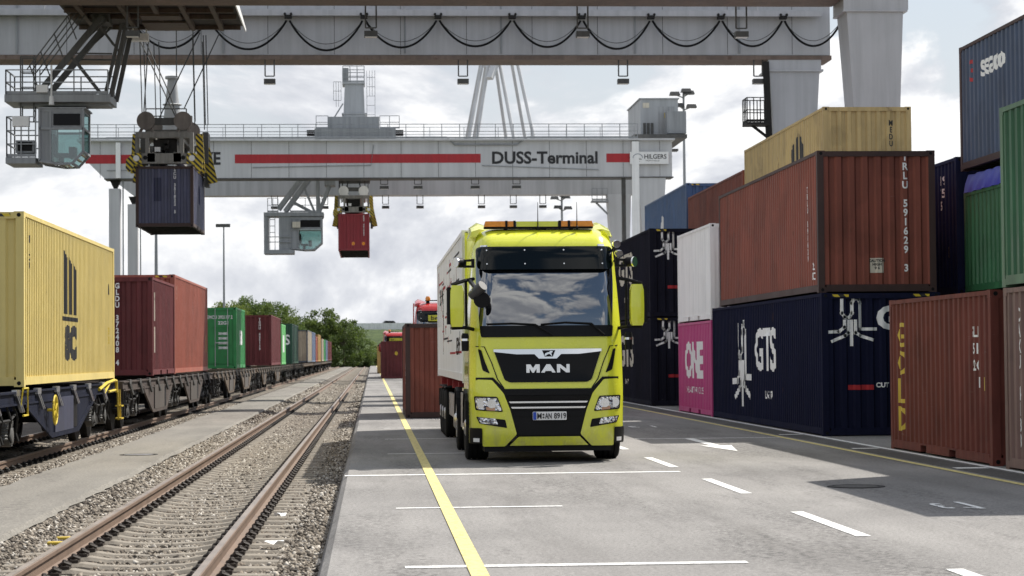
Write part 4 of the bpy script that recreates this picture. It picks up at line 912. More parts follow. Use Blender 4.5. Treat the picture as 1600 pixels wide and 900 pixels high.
# ------------------------------------------------------------------ gantry cranes
def railing(b, p, q, h=1.05, step=1.4, r=.025, mids=(.5, 1.)):
    p, q = Vector(p), Vector(q); n = max(1, round((q-p).length/step))
    for k in range(n+1): s = p.lerp(q, k/n); b.bar(s, s+Vector((0, 0, h)), r*2)
    for m in mids: b.bar(p+Vector((0, 0, h*m)), q+Vector((0, 0, h*m)), r*1.8)
    b.bar(p+Vector((0, 0, .08)), q+Vector((0, 0, .08)), .02, .12)
def leg(b, top, bot, y0, y1, z1, zk, tap):
    (a0, a1), (b0, b1) = top, bot
    b.hexa([(b0, y0+tap, zk), (b1, y0+tap, zk), (b1, y1-tap, zk), (b0, y1-tap, zk), (a0, y0, z1), (a1, y0, z1), (a1, y1, z1), (a0, y1, z1)])
    b.box(b0, b1, y0+tap, y1-tap, 1.2, zk)
def hang_lamp(t, x, y, z, mat, drop=1.0, w=.42):
    b = MB()
    for s in (-1, 1): b.bar((x+s*w/2, y, z), (x+s*w/2, y, z-drop), .06)
    b.bar((x-w/2, y, z-drop), (x+w/2, y, z-drop), .05); o = b.obj('lamp_bracket', mat, t)
    MB().box(x-w*.62, x+w*.62, y-.2, y+.2, z-drop-.36, z-drop-.14).obj('floodlight', mid_steel, o)
    MB().box(x-w*.54, x+w*.54, y-.17, y+.17, z-drop-.375, z-drop-.362).obj('lamp_glass', white, o)
def sheave(b, x, y, z, r, w=.12): b.lathe([(r, -w/2), (r+.03, -w/2), (r+.03, -w/2+.03), (r-.04, 0), (r+.03, w/2-.03), (r+.03, w/2), (.1, w/2)], (x, y, z), 'y', 22)
GZ = 15.4
# near crane
nc = thing('gantry_crane', 'huge weathered grey gantry crane whose girders cross the top of the picture', 'gantry crane', (0, 89.5, 0), 'gantry cranes spanning the yard')
Y1, Y2 = 80.2-89.5, 97.0-89.5
for y0, nm in ((Y1, 'girder'), (Y2, 'girder')):
    gd = MB().box(-24, 20.8 if y0 == Y1 else 21.5, y0, y0+1.8, GZ+.22, 18.3).obj(nm, crane_dim, nc)
    MB().box(-24, 18.28 if y0 == Y1 else 21.55, y0-.06, y0+1.86, GZ, GZ+.20).obj('bottom_flange', rust_flange, gd)
    MB().box(-24, 21.55, y0-.1, y0+1.9, 18.3, 18.42).obj('top_flange', crane_dim, gd)
    for x in (-21.3, -16.1, -6.75, 1.6, 6.05, 12.3, 17.2): MB().bar((x, y0-.03, GZ+.3), (x, y0-.03, 18.2), .09, .06).obj('stiffener', grey_steel, gd)
    sm = MB()
    for x in np.arange(-23, 21, 3.05): sm.box(x-.012, x+.012, y0-.006, y0, GZ+.25, 18.28)
    sm.obj('weld_seam', mid_steel, gd)
rl = MB().box(-24, 21, Y2-.55, Y2-.38, 17.36, 17.62); rl.box(-24, 21, Y2-.40, Y2+.02, 17.62, 17.68)
for x in np.arange(-23, 21, 4.1): rl.bar((x, Y2-.46, 17.6), (x, Y2-.46, 18.2), .08)
rl.obj('festoon_rail', crane_dim, nc)
ap = [(-10.9, .35), (-7.4, 0), (-3.75, 0), (-.28, 0), (3.12, 0), (6.55, 0), (9.78, 0), (13.0, 0), (16.27, 0), (19.2, 0), (22, .6)]
for (a, _), (b_, _2) in zip(ap[:-1], ap[1:]):
    w = b_-a; cb_, th = MB(), MB(); sg = 1.42*(w/3.4)**.5*random.uniform(.93, 1.06)
    pts = [(a+w*u, Y2-.5, 17.28-sg*(1-(2*u-1)**2)**.9) for u in np.linspace(0.02, .98, 25)]
    cb_.pipe(pts, .055, 6); th.pipe([(p[0], p[1]+.1, 17.28-(17.28-p[2])*.80) for p in pts], .016, 4)
    o = cb_.obj('festoon_cable', rubber, nc); th.obj('thin_cable', mid_steel, o)
    MB().box(b_-.16, b_+.16, Y2-.62, Y2-.3, 17.24, 17.38).lathe([(.06, -.2), (.06, .2)], (b_-.14, Y2-.46, 17.42), 'y', 8).lathe([(.06, -.2), (.06, .2)], (b_+.14, Y2-.46, 17.42), 'y', 8).obj('cable_trolley', dark_steel, o)
for x in (-4.63, 4.28, 11.74, 18.1): hang_lamp(nc, x, Y2+.1, GZ+.4, mid_steel, 1.15)
for x in (.03, 8.35, 14.66, -9.2): hang_lamp(nc, x, Y1+1.95, GZ+.1, mid_steel, .95)
lg = MB(); leg(lg, (18.45, 20.66), (19.1, 20.3), Y1, Y1+1.7, GZ-.5, 5, .25); lg.obj('leg', crane_dim, nc)
MB().box(18.30, 20.82, Y1-.08, Y1+1.8, GZ-.5, GZ-.42).box(18.32, 20.86, Y1-.04, Y1+1.84, GZ-.42, GZ+.22).obj('leg_head', crane_dim, nc)
lg = MB(); leg(lg, (18.62, 20.98), (19.2, 20.4), Y2, Y2+1.7, GZ-.55, 5, .25); lg.obj('leg', crane_dim, nc)
MB().box(18.45, 21.15, Y2-.1, Y2+1.8, GZ-.55, GZ-.45).box(18.55, 21.05, Y2-.04, Y2+1.7, GZ-.45, GZ).obj('leg_head', crane_dim, nc)
for y0 in (Y1, Y2):
    lg = MB(); leg(lg, (-21.2, -19.6), (-20.7, -20.1), y0+.2, y0+1.5, GZ, 5, .2); lg.obj('leg', crane_dim, nc)
for x in (19.75, -20.4):
    MB().box(x-.5, x+.5, Y1-2, Y2+3.7, .7, 1.6).obj('sill_beam', crane_dim, nc)
    bw = MB()
    for yq in (Y1-1, Y1+1.5, Y2+.3, Y2+2.8): bw.lathe([(.35, -.12), (.35, .12)], (x, yq, .35), 'x', 14); bw.box(x-.25, x+.25, yq-.6, yq+.6, .35, .75)
    bw.obj('travel_wheels', dark_steel, nc)
MB().bar((18.42, Y2-.1, 15.3), (18.75, Y2-.1, 5), .28, .2, up=(0, 1, 0)).obj('cable_duct', dark_steel, nc)
pf = MB().box(17.35, 18.5, Y2-.9, Y2+.3, 12.28, 12.38); pf.bar((18.6, Y2-.3, 11.6), (17.7, Y2-.3, 12.3), .12)
for a, b_ in (((17.38, Y2-.88), (18.3, Y2-.88)), ((17.38, Y2-.88), (17.38, Y2+.28)), ((17.38, Y2+.28), (18.4, Y2+.28))): railing(pf, (*a, 12.38), (*b_, 12.38), 1.15, .35, .022)
pf.obj('ladder_platform', dark_steel, nc)
# near crane trolley with cab
nt_ = thing('crane_trolley', 'near crane trolley with glazed driver cab on a sloping steel truss at upper left', 'crane trolley', (0, 87, 0), 'crane trolleys with cabs')
tr = MB().box(-12.4, -5.35, -4.4, 3.0, 15.85, 15.95)
tr.obj('platform', paint('dark_rust_plate', (.03, .024, .02), .7, var=.4, rust=.3), nt_)
tb = MB()
for x in (-11.6, -9.9, -8.6, -7.5, -6.3): tb.box(x-.09, x+.09, -4.3, 2.9, 15.62, 15.85)
for y in (-3.9, -1.6, 0., 2.8): tb.box(-12.3, -5.5, y-.06, y+.06, 15.66, 15.84)
tb.box(-9.4, -7.6, .3, 2.4, 15.55, 15.62).box(-9.3, -7.7, -1.4, -.3, 15.56, 15.66); tb.obj('underframe', paint('brown_steel', (.10, .07, .052), .65, var=.3, rust=.25), nt_)
MB().add([(-5.33, -4.5, 15.62), (-5.33, 3., 15.60), (-5.33, 3., 15.72), (-5.33, -4.5, 16.1), (-5.28, -4.5, 15.62), (-5.28, 3., 15.60), (-5.28, 3., 15.72), (-5.28, -4.5, 16.1)], [(0, 1, 2, 3), (7, 6, 5, 4), (0, 4, 5, 1), (1, 5, 6, 2), (2, 6, 7, 3), (3, 7, 4, 0)]).obj('end_plate', white, nt_)
MB().box(-24, -9, -7.0, -4.9, 18.6, 19.2).box(-11.5, -6, -3.6, 2.9, 16.0, 19.).obj('machinery_house', crane_dim, nt_)
k = 87/3289.
def C1(px, v): return ((px-580)*k, 1.68+(558+.0089*(580-px)-v)*k)
tb = MB()
for yb in (-.9, .9):
    for a, b_, w in (((170, 34), (74, 152), .24), ((206, 45), (182, 158), .18), ((199, 45), (173, 158), .14), ((152, 32), (186, 78), .09), ((118, 92), (166, 154), .10), ((176, 40), (112, 100), .08), ((118, 92), (184, 92), .06), ((160, 160), (26, 160), .3)):
        (x0, z0), (x1, z1) = C1(*a), C1(*b_); tb.bar((x0, yb, z0), (x1, yb, z1), w, w*.7, up=(0, 1, 0))
tb.bar((C1(160, 160)[0], -.9, C1(0, 160)[1]), (C1(160, 160)[0], .9, C1(0, 160)[1]), .2)
x0, z0 = C1(152, 18); x1, z1 = C1(178, 34); tb.box(x0, x1, -.6, .6, z1-.2, z0-.2)
tb.obj('truss', mid_steel, nt_)
hr = MB()
for d in (0, 4.5, 9, 13.5):
    (x0, z0), (x1, z1) = C1(138+d*1.6, 8+d*.3), C1(56+d*1.5, 118+d*.6); hr.bar((x0, -1.05, z0), (x1, -1.05, z1), .045)
for q in (.25, .5, .75, .95):
    (x0, z0), (x1, z1) = C1(138, 8), C1(56, 118); (x2, z2) = C1(160, 9); dx, dz = x0+(x1-x0)*q, z0+(z1-z0)*q
    hr.bar((dx, -1.05, dz), (dx+.35, -1.05, dz-.95), .05)
hr.obj('stair_rail', mid_steel, nt_)
dk = MB(); (x0, z0), (x1, z1) = C1(22, 157), C1(182, 167); dk.box(x0, x1, -1.1, 1.1, z1, z0); (x2, z2) = C1(40, 172); dk.box(x2, x1-.1, -.55, .55, z2, z1); 
for ya in (-1.05, 1.05): railing(dk, (x0+.05, ya, z0), (x1-.1, ya, z0), 1.0, 1.5)
railing(dk, (x0+.05, -1.05, z0), (x0+.05, 1.05, z0), 1.0, 1.0); dk.obj('deck', grey_steel, nt_)
cg = MB(); (xa, za), (xb, zb) = C1(44, 97), C1(64, 190)
for yq in (-.7, -.25):
    for x in (xa, xb): cg.bar((x, yq, za), (x, yq, zb-.2), .05)
for z in np.arange(zb, za+.1, .28): cg.bar((xb, -.7, z), (xb, -.25, z), .03)
for z in np.linspace(zb+.6, za, 4): cg.bar((xa, -.7, z), (xb, -.7, z), .04); cg.bar((xa, -.25, z), (xb, -.25, z), .04)
cg.obj('ladder_cage', mid_steel, nt_)
lo = MB(); (x0, z0), (x1, z1) = C1(23, 253), C1(68, 262); lo.box(x0, x1, -1., 1., z1, z0)
for ya in (-.95, .95): railing(lo, (x0+.04, ya, z0), (x1, ya, z0), 1.65, .55, .025, (.33, .66, 1.))
railing(lo, (x0+.04, -.95, z0), (x0+.04, .95, z0), 1.65, .95, .025, (.33, .66, 1.)); lo.obj('side_platform', grey_steel, nt_)
(x0, z0), (x1, z1) = C1(33, 190), C1(58, 205); MB().box(x0, x1, -.98, -.7, z1, z0).obj('sign_plate', white, nt_)
(x0, z0), (x1, z1) = C1(37, 226), C1(65, 245); au = MB().box(x0, x1, -.8, -.2, z1, z0).obj('air_unit', grey_steel, nt_); MB().box(x0+.08, x1-.08, -.82, -.8, z1+.07, z0-.07).obj('air_grille', black, au)
def cab(t, f, px0, px1, v0, v1, ychk, ya, yb):
    (x0, z0), (x1, z1) = f(px0, v0), f(px1, v1); w, h = x1-x0, z0-z1
    fr = MB(); q = .09
    fr.box(x0, x1, ya, yb, z0-.12, z0).box(x0-.05, x1+.12, ya-.05, yb+.05, z0, z0+.06)
    lower = [(x0, z1+.12), (x0+w*.45, z1), (x1-w*.25, z1+.02), (x1, z1+h*.22)]
    for yq in (ya, yb):
        for a, b_ in zip(lower[:-1], lower[1:]): fr.bar((a[0], yq, a[1]), (b_[0], yq, b_[1]), q, q, up=(0, 1, 0))
        fr.bar((x0, yq, z1+.12), (x0, yq, z0), q); fr.bar((x1, yq, z1+h*.22), (x1, yq, z0), q); fr.bar((x0+w*.25, yq, z1+.1), (x0+w*.25, yq, z0), q*.8); fr.bar((x0, yq, z1+h*.64), (x1, yq, z1+h*.64), q)
    for a in lower: fr.bar((a[0], ya, a[1]), (a[0], yb, a[1]), q)
    fr.bar((x1, ya, z0), (x1, yb, z0), q); fr.bar((x1, ya, z1+h*.64), (x1, yb, z1+h*.64), q)
    fo = fr.obj('cab_frame', grey_steel, t)
    MB().box(x0-.02, x0+w*.24, ya+.03, yb-.03, z1+.12, z0-.1).box(x0+w*.24, x1-.03, ya+.01, ya+.04, z1+h*.66, z0-.1).obj('rear_wall', grey_steel, t)
    MB().box(x0+w*.32, x1-.12, ya-.02, ya+.01, z1+h*.70, z0-.2).obj('upper_window', gloss_black, fo)
    gp = [(x0+w*.26, z1+.12), (x0+w*.45, z1+.06), (x1-w*.25, z1+.08), (x1-.04, z1+h*.23), (x1-.04, z1+h*.63), (x0+w*.26, z1+h*.63)]
    for yq in (ya+.02, yb-.02): MB().prism(gp, 'y', yq-.006, yq+.006).obj('window_pane', cab_glass, fo)
    MB().box(x1-.02, x1-.008, ya+.05, yb-.05, z1+h*.24, z0-.1).obj('window_pane', cab_glass, fo)
    st = MB(); sx = x0+w*.42; st.box(sx-.25, sx+.3, -.28, .28, z1+.35, z1+.5).box(sx-.35, sx-.2, -.28, .28, z1+.45, z1+1.05).box(sx-.33, sx-.22, -.15, .15, z1+1.05, z1+1.28).box(sx+.35, sx+.6, -.35, .35, z1+.3, z1+.75).box(sx-.1, sx+.1, -.1, .1, z1+.05, z1+.35)
    st.obj('driver_seat', black, t)
    fl = MB()
    for u in np.linspace(.5, .95, 5): fl.box(x0+w*u-.1, x0+w*u+.02, ya+.1, yb-.1, z1+.0+max(0, u-.7)*h*.7, z1+.04+max(0, u-.7)*h*.7)
    fl.obj('floor_window_bars', cream, fo)
cab(nt_, C1, 74, 140, 178, 262, 0, -.95, .95)
ms = MB()
for px, v, r in ((93, 112, .04),): (x, z) = C1(px, v); ms.pipe([(x, -1.1, z), (x, -1.1, z-1.4)], .04, 6); ms.lathe([(.11, -.1), (.08, .25)], (x, -1.1, z-1.5), 'z', 10)
(x, z) = C1(80, 148); ms.box(x-.25, x+.2, -1.2, -.9, z-.15, z+.15); ms.obj('loudhailer', white, nt_)
# hoist ropes
rp = MB()
for px in (216, 222, 231, 239, 299, 304, 309, 316, 320):
    x = (px-580)*.02736; yq = random.choice((4.2, 5.6, 7.5)); rp.pipe([(x, yq-1, 15.7), (x*1.0, yq, 11.9)], .022, 4)
for a, b_ in (((218, 60), (272, 178)), ((226, 60), (262, 140)), ((311, 45), (247, 180)), ((342, 45), (286, 165)), ((274, 40), (274, 115)), ((230, 60), (222, 180)), ((262, 140), (275, 180))):
    q = .02736; rp.pipe([((a[0]-580)*q, 4.5, 1.68+(561-a[1])*q), ((b_[0]-580)*q, 4.5, 1.68+(561-b_[1])*q)], .026, 4)
rp.obj('hoist_ropes', rope_m, nt_)
bl = MB().box(-10.25, -9.3, 1.8, 2.2, 15.05, 15.35); bl.bar((-9.95, 2, 15.3), (-9.95, 2, 16.), .06); bl.bar((-9.4, 2, 15.3), (-9.4, 2, 16.), .06); bl.obj('rope_block', offwhite, nt_)
def spreader(label, x0, yc, z, L, drum_mat, cone, group='container spreaders'):
    """x0: container left; z: container top"""
    t = thing('spreader', label, 'spreader', (x0+CW/2, yc, z), group); hl = L/2
    fr = MB()
    for y in (-hl, hl-.4):
        fr.box(-1.22, 1.22, y, y+.4, .08, .52); fr.box(-1.22, 1.22, y+.05, y+.35, 1.18, 1.42)
        for x in (-1.15, -.72, .72, 1.15): fr.box(x-.08, x+.08, y+.02, y+.38, .52, 1.2)
    for x in (-.55, .55): fr.box(x-.16, x+.16, -hl, hl, .15, .55); fr.box(x-.12, x+.12, -hl, hl, 1.2, 1.4)
    fr.box(-.9, .9, -1.6, 1.6, 1.38, 1.62); fr.obj('frame', paint('spreader_grey', (.25, .24, .22), .55, var=.3, streak=.3, rust=.12), t)
    mc = MB().box(-.5, .5, -hl+.5, hl-.5, .55, 1.15)
    for q in range(9): a = random.uniform(-.5, .4); b_ = random.uniform(.2, .9); mc.box(a, a+.18, -hl+.3, -hl+.5, b_, b_+.22)
    mc.obj('hydraulics', dark_steel, t); MB().box(-.42, -.18, -hl+.16, -hl+.3, .6, .8).obj('control_box', white, t)
    for x in (-.78, .78):
        for yq in (-hl+.2, 1.2): dr = MB(); sheave(dr, x, yq, 1.78 if not cone else 1.92, .36, .2); dr.bar((x-.3, yq+.15, 1.4), (x, yq+.15, 1.95), .12); dr.bar((x+.3, yq+.15, 1.4), (x, yq+.15, 1.95), .12); dr.obj('rope_sheave', drum_mat, t, smooth=True)
    MB().box(-.5, .5, -hl+.15, -hl+.4, 1.75, 2.05).obj('cross_beam', mid_steel, t)
    for sx in (-1, 1):
        for yq in (-hl, hl-.1):
            MB().prism([(sx*.95, .08), (sx*.95, .52), (sx*1.3, .52), (sx*1.6, .25), (sx*1.62, -.12), (sx*1.5, -.28), (sx*1.32, -.2), (sx*1.28, .02)], 'y', yq-.05, yq+.06).obj('corner_guide', hazard, t)
            if yq < 0: MB().lathe([(.13, 0), (.13, -.03)], (sx*1.17, yq-.055, .30), 'y', 14).obj('marker_disc', white, t); MB().lathe([(.09, 0), (.09, -.02)], (sx*.80, -hl-.002, .33), 'y', 12).obj('lamp_hole', black, t)
        MB().bar((sx*1.35, -hl+1.6, 1.5), (sx*1.45, -hl+1.6, -.2), .14, .3).obj('grapple_arm', hazard, t); MB().bar((sx*1.35, hl-1.2, 1.2), (sx*1.7, hl-1.2, -.35), .16, .4).obj('grapple_arm', hazard, t)
        MB().box(*sorted((sx*1.25, sx*1.5)), hl-1.6, hl-.5, .5, 1.9).box(*sorted((sx*1.3, sx*1.5)), hl-1.2, hl-.4, -.5, .3).obj('grapple_motor', mid_steel, t)
    if cone:
        MB().lathe([(.46, 1.62), (.44, 1.9), (.22, 3.9), (.20, 4.15), (.31, 4.17), (.31, 4.28)], (0, .6, 0), 'z', 20).lathe([(.40, 3.0), (.44, 3.02), (.40, 3.05)], (0, .6, 0), 'z', 16).obj('cable_funnel', crane_grey, t, smooth=True)
        rg = MB()
        for ya in (-.9, 1.9): railing(rg, (-1.0, ya, 1.62), (.75, ya, 1.62), 1.05, 1.75)
        rg.obj('guard_rail', mid_steel, t)
    return t
spreader('grey spreader with striped corner guides gripping the violet blue container', BXX, BY+3.03, BZ+ST+.02, 6.2, paint('sheave_steel', (.22, .19, .17), .6, var=.3, rust=.1), True)

# far crane
fc = thing('gantry_crane', 'far pale grey gantry crane with red stripe and terminal lettering', 'gantry crane', (0, 169, 0), 'gantry cranes spanning the yard')
Y1, Y2 = 161-169., 177.2-169.
fgm = paint('pale_crane_grey', (.56, .565, .575), .5, var=.08, streak=.14, scale=.25)
gd = MB().prism([(-22.0, 18.2), (-21.7, 16.9), (-20.2, GZ), (23.2, GZ), (23.2, 18.2)], 'y', Y1, Y1+1.8).obj('girder', fgm, fc)
MB().box(-20.2, 23.3, Y1-.06, Y1+1.86, GZ-.08, GZ).obj('bottom_flange', mid_steel, gd); MB().box(-22.2, 23.4, Y1-.35, Y1+1.9, 18.2, 18.34).obj('top_flange', fgm, gd)
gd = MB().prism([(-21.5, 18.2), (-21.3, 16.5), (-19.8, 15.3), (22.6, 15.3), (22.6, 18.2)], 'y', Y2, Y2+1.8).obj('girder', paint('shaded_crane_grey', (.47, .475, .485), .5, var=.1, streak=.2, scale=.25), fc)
ws = MB()
for x in np.arange(-20.5, 23, 2.85): ws.box(x-.015, x+.015, Y1-.008, Y1, GZ+.02, 18.2)
ws.obj('weld_seam', mid_steel, gd)
for a, b_ in ((-21.6, -18.0), (-10.35, 8.40), (18.1, 22.95)): MB().box(a, b_, Y1-.012, Y1-.002, 16.52, 17.20).obj('red_stripe', red_stripe, fc)
ob('crane_lettering', text_fit('DUSS-Terminal', 8.15, .98, .03), text_black, fc, (13.35, Y1-.012, 16.90), (PI/2, 0, 0))
ob('crane_lettering', text_fit('ZE', 1.35, .98, .03), text_black, fc, (-12.1, Y1-.012, 16.90), (PI/2, 0, 0))
rg = MB(); railing(rg, (-22, Y1-.3, 18.34), (20.5, Y1-.3, 18.34), 1.12, 1.38, .028); railing(rg, (-22, Y1+1.85, 18.34), (20.5, Y1+1.85, 18.34), 1.12, 2.7, .022); rg.obj('walkway_railing', grey_steel, fc)
pp = MB(); pp.pipe([(-20, Y1-.2, 18.46), (5.8, Y1-.2, 18.46), (6.4, Y1-.1, 17.9), (11.2, Y1-.1, 17.9), (12, Y1-.2, 18.46), (20, Y1-.2, 18.46)], .07, 6)
pp.pipe([(-9, Y1-.05, 16.2), (0, Y1-.05, 16.35), (.2, Y1-.05, 17.9)], .03, 5); pp.pipe([(8.5, Y1-.05, 16.3), (17.5, Y1-.05, 15.95)], .03, 5); pp.pipe([(-12, Y1-.05, 16.1), (-20, Y1-.05, 16.0)], .03, 5)
pp.obj('conduit', grey_steel, fc)
lg = MB(); leg(lg, (20.55, 22.7), (21.3, 22.0), Y1, Y1+1.6, GZ-.08, 4, .2); lg.obj('leg', fgm, fc)
lg = MB(); leg(lg, (20.0, 22.0), (20.7, 21.6), Y2, Y2+1.6, 15.3, 4, .2); lg.obj('leg', fgm, fc)
for y0, xx in ((Y1, -19.45), (Y2, -19.9)):
    lg = MB(); leg(lg, (xx-.45, xx+.38), (xx-.45, xx+.38), y0+.3, y0+1.3, GZ-.75, 4, .05); lg.obj('leg', fgm, fc)
    MB().prism([(xx-.4, GZ-.1), (xx+.4, GZ-.1), (xx+.08, GZ-.8), (xx-.08, GZ-.8)], 'y', y0+.5, y0+1.1).obj('hinge', dark_steel, fc)
    MB().bar((xx+.6, y0+.5, 0), (xx+.6, y0+.5, GZ), .1).obj('ladder_rail', grey_steel, fc)
for x in (21.5, -19.7): MB().box(x-.5, x+.5, Y1-1.5, Y2+3, .5, 1.4).obj('sill_beam', fgm, fc)
MB().box(20.05, 20.6, Y1-.3, Y1-.06, 1., 18.1).obj('cable_duct', offwhite, fc); MB().box(-19.3, -18.95, Y1-.3, Y1-.06, GZ, 18.1).obj('cable_duct', offwhite, fc); MB().box(19.3, 19.6, Y1+.2, Y1+.5, 1, GZ).obj('cable_duct', mid_steel, fc)
pf = MB().box(18.6, 20.0, Y2-.6, Y2+.6, 14.6, 14.75); pf.bar((20, Y2, 13.6), (19.0, Y2, 14.6), .15); railing(pf, (18.6, Y2-.6, 14.75), (19.9, Y2-.6, 14.75), 1.0, .45); pf.obj('ladder_platform', grey_steel, fc)
for x in (-8.1, -3.9, 1.2, 4.1, 9.3, 12.0, 14.5): hang_lamp(fc, x+9.3-9.3, Y2+.3, 15.3, mid_steel, .75, .5)
for x in (1.0, 3.6, 8.0, 11.2): hang_lamp(fc, x, Y1+.9, GZ, mid_steel, .45, .55)
sgn = thing('company_sign', 'white sign with arch emblem and dark lettering on the far crane girder', 'sign', (21.4, 160.75, 16.83)); MB().box(-1.5, 1.5, -.04, .06, -.47, .47).obj('board', white, sgn)
ob('sign_lettering', text_fit('HILGERS', 1.72, .36, .006), text_black, sgn, (.47, -.046, .10), (PI/2, 0, 0)); ob('sign_lettering', text_mesh('MGM Preetoh', .17, 1.1, .0), mid_steel, sgn, (.25, -.046, -.22), (PI/2, 0, 0)); ob('sign_lettering', text_mesh('NOELL', .15, 1.3, .006), text_black, sgn, (-.9, -.046, -.08), (PI/2, 0, 0)); ob('sign_lettering', text_mesh('Cranes', .10, 1.3, .0), mid_steel, sgn, (-.9, -.046, -.26), (PI/2, 0, 0))
arc = MB()
for i in range(12):
    a, b_ = PI*i/12, PI*(i+1)/12; arc.bar((-.9+.38*math.cos(a), -.05, -.02+.33*math.sin(a)), (-.9+.38*math.cos(b_), -.05, -.02+.33*math.sin(b_)), .035, .02, up=(0, 1, 0))
arc.obj('arch_emblem', c_blu2, sgn)
eh = MB().box(21.3, 24.3, -4.0, 4.0, 18.9, 21.9).box(21.2, 24.4, -4.1, 4.1, 21.9, 21.98).obj('electrical_house', crane_grey, fc)
MB().box(22.7, 24.0, -4.03, -4.0, 18.95, 21.3).obj('house_door', paint('door_grey', (.36, .37, .38), .5), eh); MB().box(21.5, 22.0, -4.02, -4.0, 21.2, 21.6).obj('house_sign', cream, eh); MB().box(23.2, 23.5, -4.05, -4.03, 20.4, 20.8).obj('warning_sign', haz_yellow, eh)
for k_ in range(3): MB().box(21.5+.3*k_, 21.72+.3*k_, -4.05, -4.0, 18.95, 20.0).obj('vent_grille', mid_steel, eh)
MB().box(23.2, 24.7, -5.6, -4.4, 19.0, 20.75).obj('switch_cabinet', grey_steel, fc); MB().box(20.5, 24.7, -6, 4.2, 18.6, 18.9).box(23.4, 24.0, -6, -5, 17.6, 17.75).box(22.9, 23.5, -6, -5, 17.1, 17.25).obj('house_deck', mid_steel, fc)
af = MB()
for yq in (-4., 4.):
    for a, b_ in (((9.0, 25.5), (7.6, 18.3)), ((9.7, 27), (8.2, 18)), ((10.2, 25.5), (11.3, 18.5)), ((11.3, 27), (13.0, 18))): af.pipe([(a[0], yq*.5, a[1]), (b_[0], yq, b_[1])], .14, 8)
    af.bar((8.9, yq*.5, 25.4), (10.4, yq*.5, 25.4), .3)
af.bar((11.2, -1, 28), (9.4, -3.5, 23.6), .5, .35); af.obj('a_frame_mast', fgm, fc)
# far trolley and tower
ft = thing('crane_trolley', 'far crane trolley with tall ladder tower on top and glazed cab below', 'crane trolley', (0, 169, 0), 'crane trolleys with cabs')
MB().hexa([(-2.2, -1.2, 20.3), (-.45, -1.2, 20.3), (-.45, 1.2, 20.3), (-2.2, 1.2, 20.3), (-2.05, -1.0, 23.5), (-.55, -1.0, 23.5), (-.55, 1.0, 23.5), (-2.05, 1.0, 23.5)]).box(-2.3, -.3, -1.25, 1.25, 21.05, 21.15).box(-2.25, -.45, -1.15, 1.15, 23.5, 23.62).obj('tower', crane_grey, ft)
MB().box(-3.3, .65, -6.5, 6.5, 19.35, 20.25).box(-4.3, 1.9, -7.8, -6.6, 18.5, 19.2).box(-4.3, 1.9, 7, 8.4, 18.5, 19.2).obj('carriage', grey_steel, ft)
tb = MB(); railing(tb, (-2.2, -1.1, 23.62), (-.5, -1.1, 23.62), 1.3, .6, .03, (.3, .6, 1.)); railing(tb, (-2.2, 1.1, 23.62), (-.5, 1.1, 23.62), 1.3, .6, .03, (.3, .6, 1.)); tb.box(-2.25, -1.75, -.9, .9, 23.6, 24.8); tb.obj('tower_railing', grey_steel, ft)
for x0, x1, za, zb in ((-.3, .35, 20.3, 24.6), (-2.95, -2.35, 22.2, 23.7)):
    tb = MB()
    for x in np.linspace(x0, x1, 4): tb.bar((x, -.8, za if x in (x0, x1) else zb-2.), (x, -.8, zb), .035)
    for z in np.arange(za, zb+.01, .75): tb.bar((x0, -.8, z), (x1, -.8, z), .035)
    tb.obj('ladder_cage', grey_steel, ft)
tb = MB(); tb.bar((-3.9, -1.2, 19.2), (-2.2, -1.2, 21.9), .1); railing(tb, (-4.2, -6.6, 19.3), (-3.3, -6.6, 19.3), 1.0, .9); railing(tb, (.7, -6.6, 19.3), (2.2, -6.6, 19.3), 1.0, .8); tb.obj('carriage_railing', grey_steel, ft)
for x_ in (-4.9, 1.9):
    for z_ in (18.7, 18.95): MB().box(x_, x_+.6, -7.6, -6.8, z_, z_+.15).obj('end_buffer', black, ft)
k2 = 165/3289.
def C2(px, v): return ((px-580)*k2, 1.68+(559-v)*k2)
ft2 = MB()
for yq in (-4.9, -3.2):
    for a, b_, w in (((476, 275), (436, 328), .3), ((488, 275), (446, 332), .3), ((516, 290), (498, 335), .22), ((474, 290), (492, 333), .18), ((455, 315), (490, 334), .16), ((497, 275), (497, 335), .25)):
        (x0, z0), (x1, z1) = C2(*a), C2(*b_); ft2.bar((x0, yq, z0), (x1, yq, z1), w, w*.8, up=(0, 1, 0))
(x0, z0), (x1, z1) = C2(414, 334), C2(506, 340); ft2.box(x0, x1, -5.2, -2.9, z1, z0)
(x0, z0), (x1, z1) = C2(414, 392), C2(460, 398); ft2.box(x0, x1, -5.2, -2.9, z1, z0)
for px in (417,): (x0, z0), (x1, z1) = C2(px, 336), C2(px, 396); ft2.box(x0-.15, x0+.15, -5.1, -4.8, z1, z0); ft2.box(x0-.15, x0+.15, -3.2, -2.9, z1, z0)
for px in (423, 431): (x0, z0), (x1, z1) = C2(px, 336), C2(px, 394); ft2.bar((x0, -5, z0), (x1, -5, z1), .05)
for v in (345, 355, 365): (x0, z0), (x1, z1) = C2(423, v), C2(431, v); ft2.bar((x0, -5, z0), (x1, -5, z1), .05)
for v in (372, 380): (x0, z0), (x1, z1) = C2(416, v), C2(455, v); ft2.bar((x0, -5.1, z0), (x1, -5.1, z1), .06)
(x0, z0), (x1, z1) = C2(508, 280), C2(524, 292); ft2.box(x0, x1, -5.2, -2.9, z1, z0)
(x0, z0) = C2(420, 334); railing(ft2, (x0, -5.1, z0), (x0+.8, -5.1, z0), 1.1, .4); (x0, z0) = C2(455, 334); railing(ft2, (x0, -5.1, z0), (x0+2.3, -5.1, z0), 1.1, 1.1); ft2.obj('truss', grey_steel, ft)
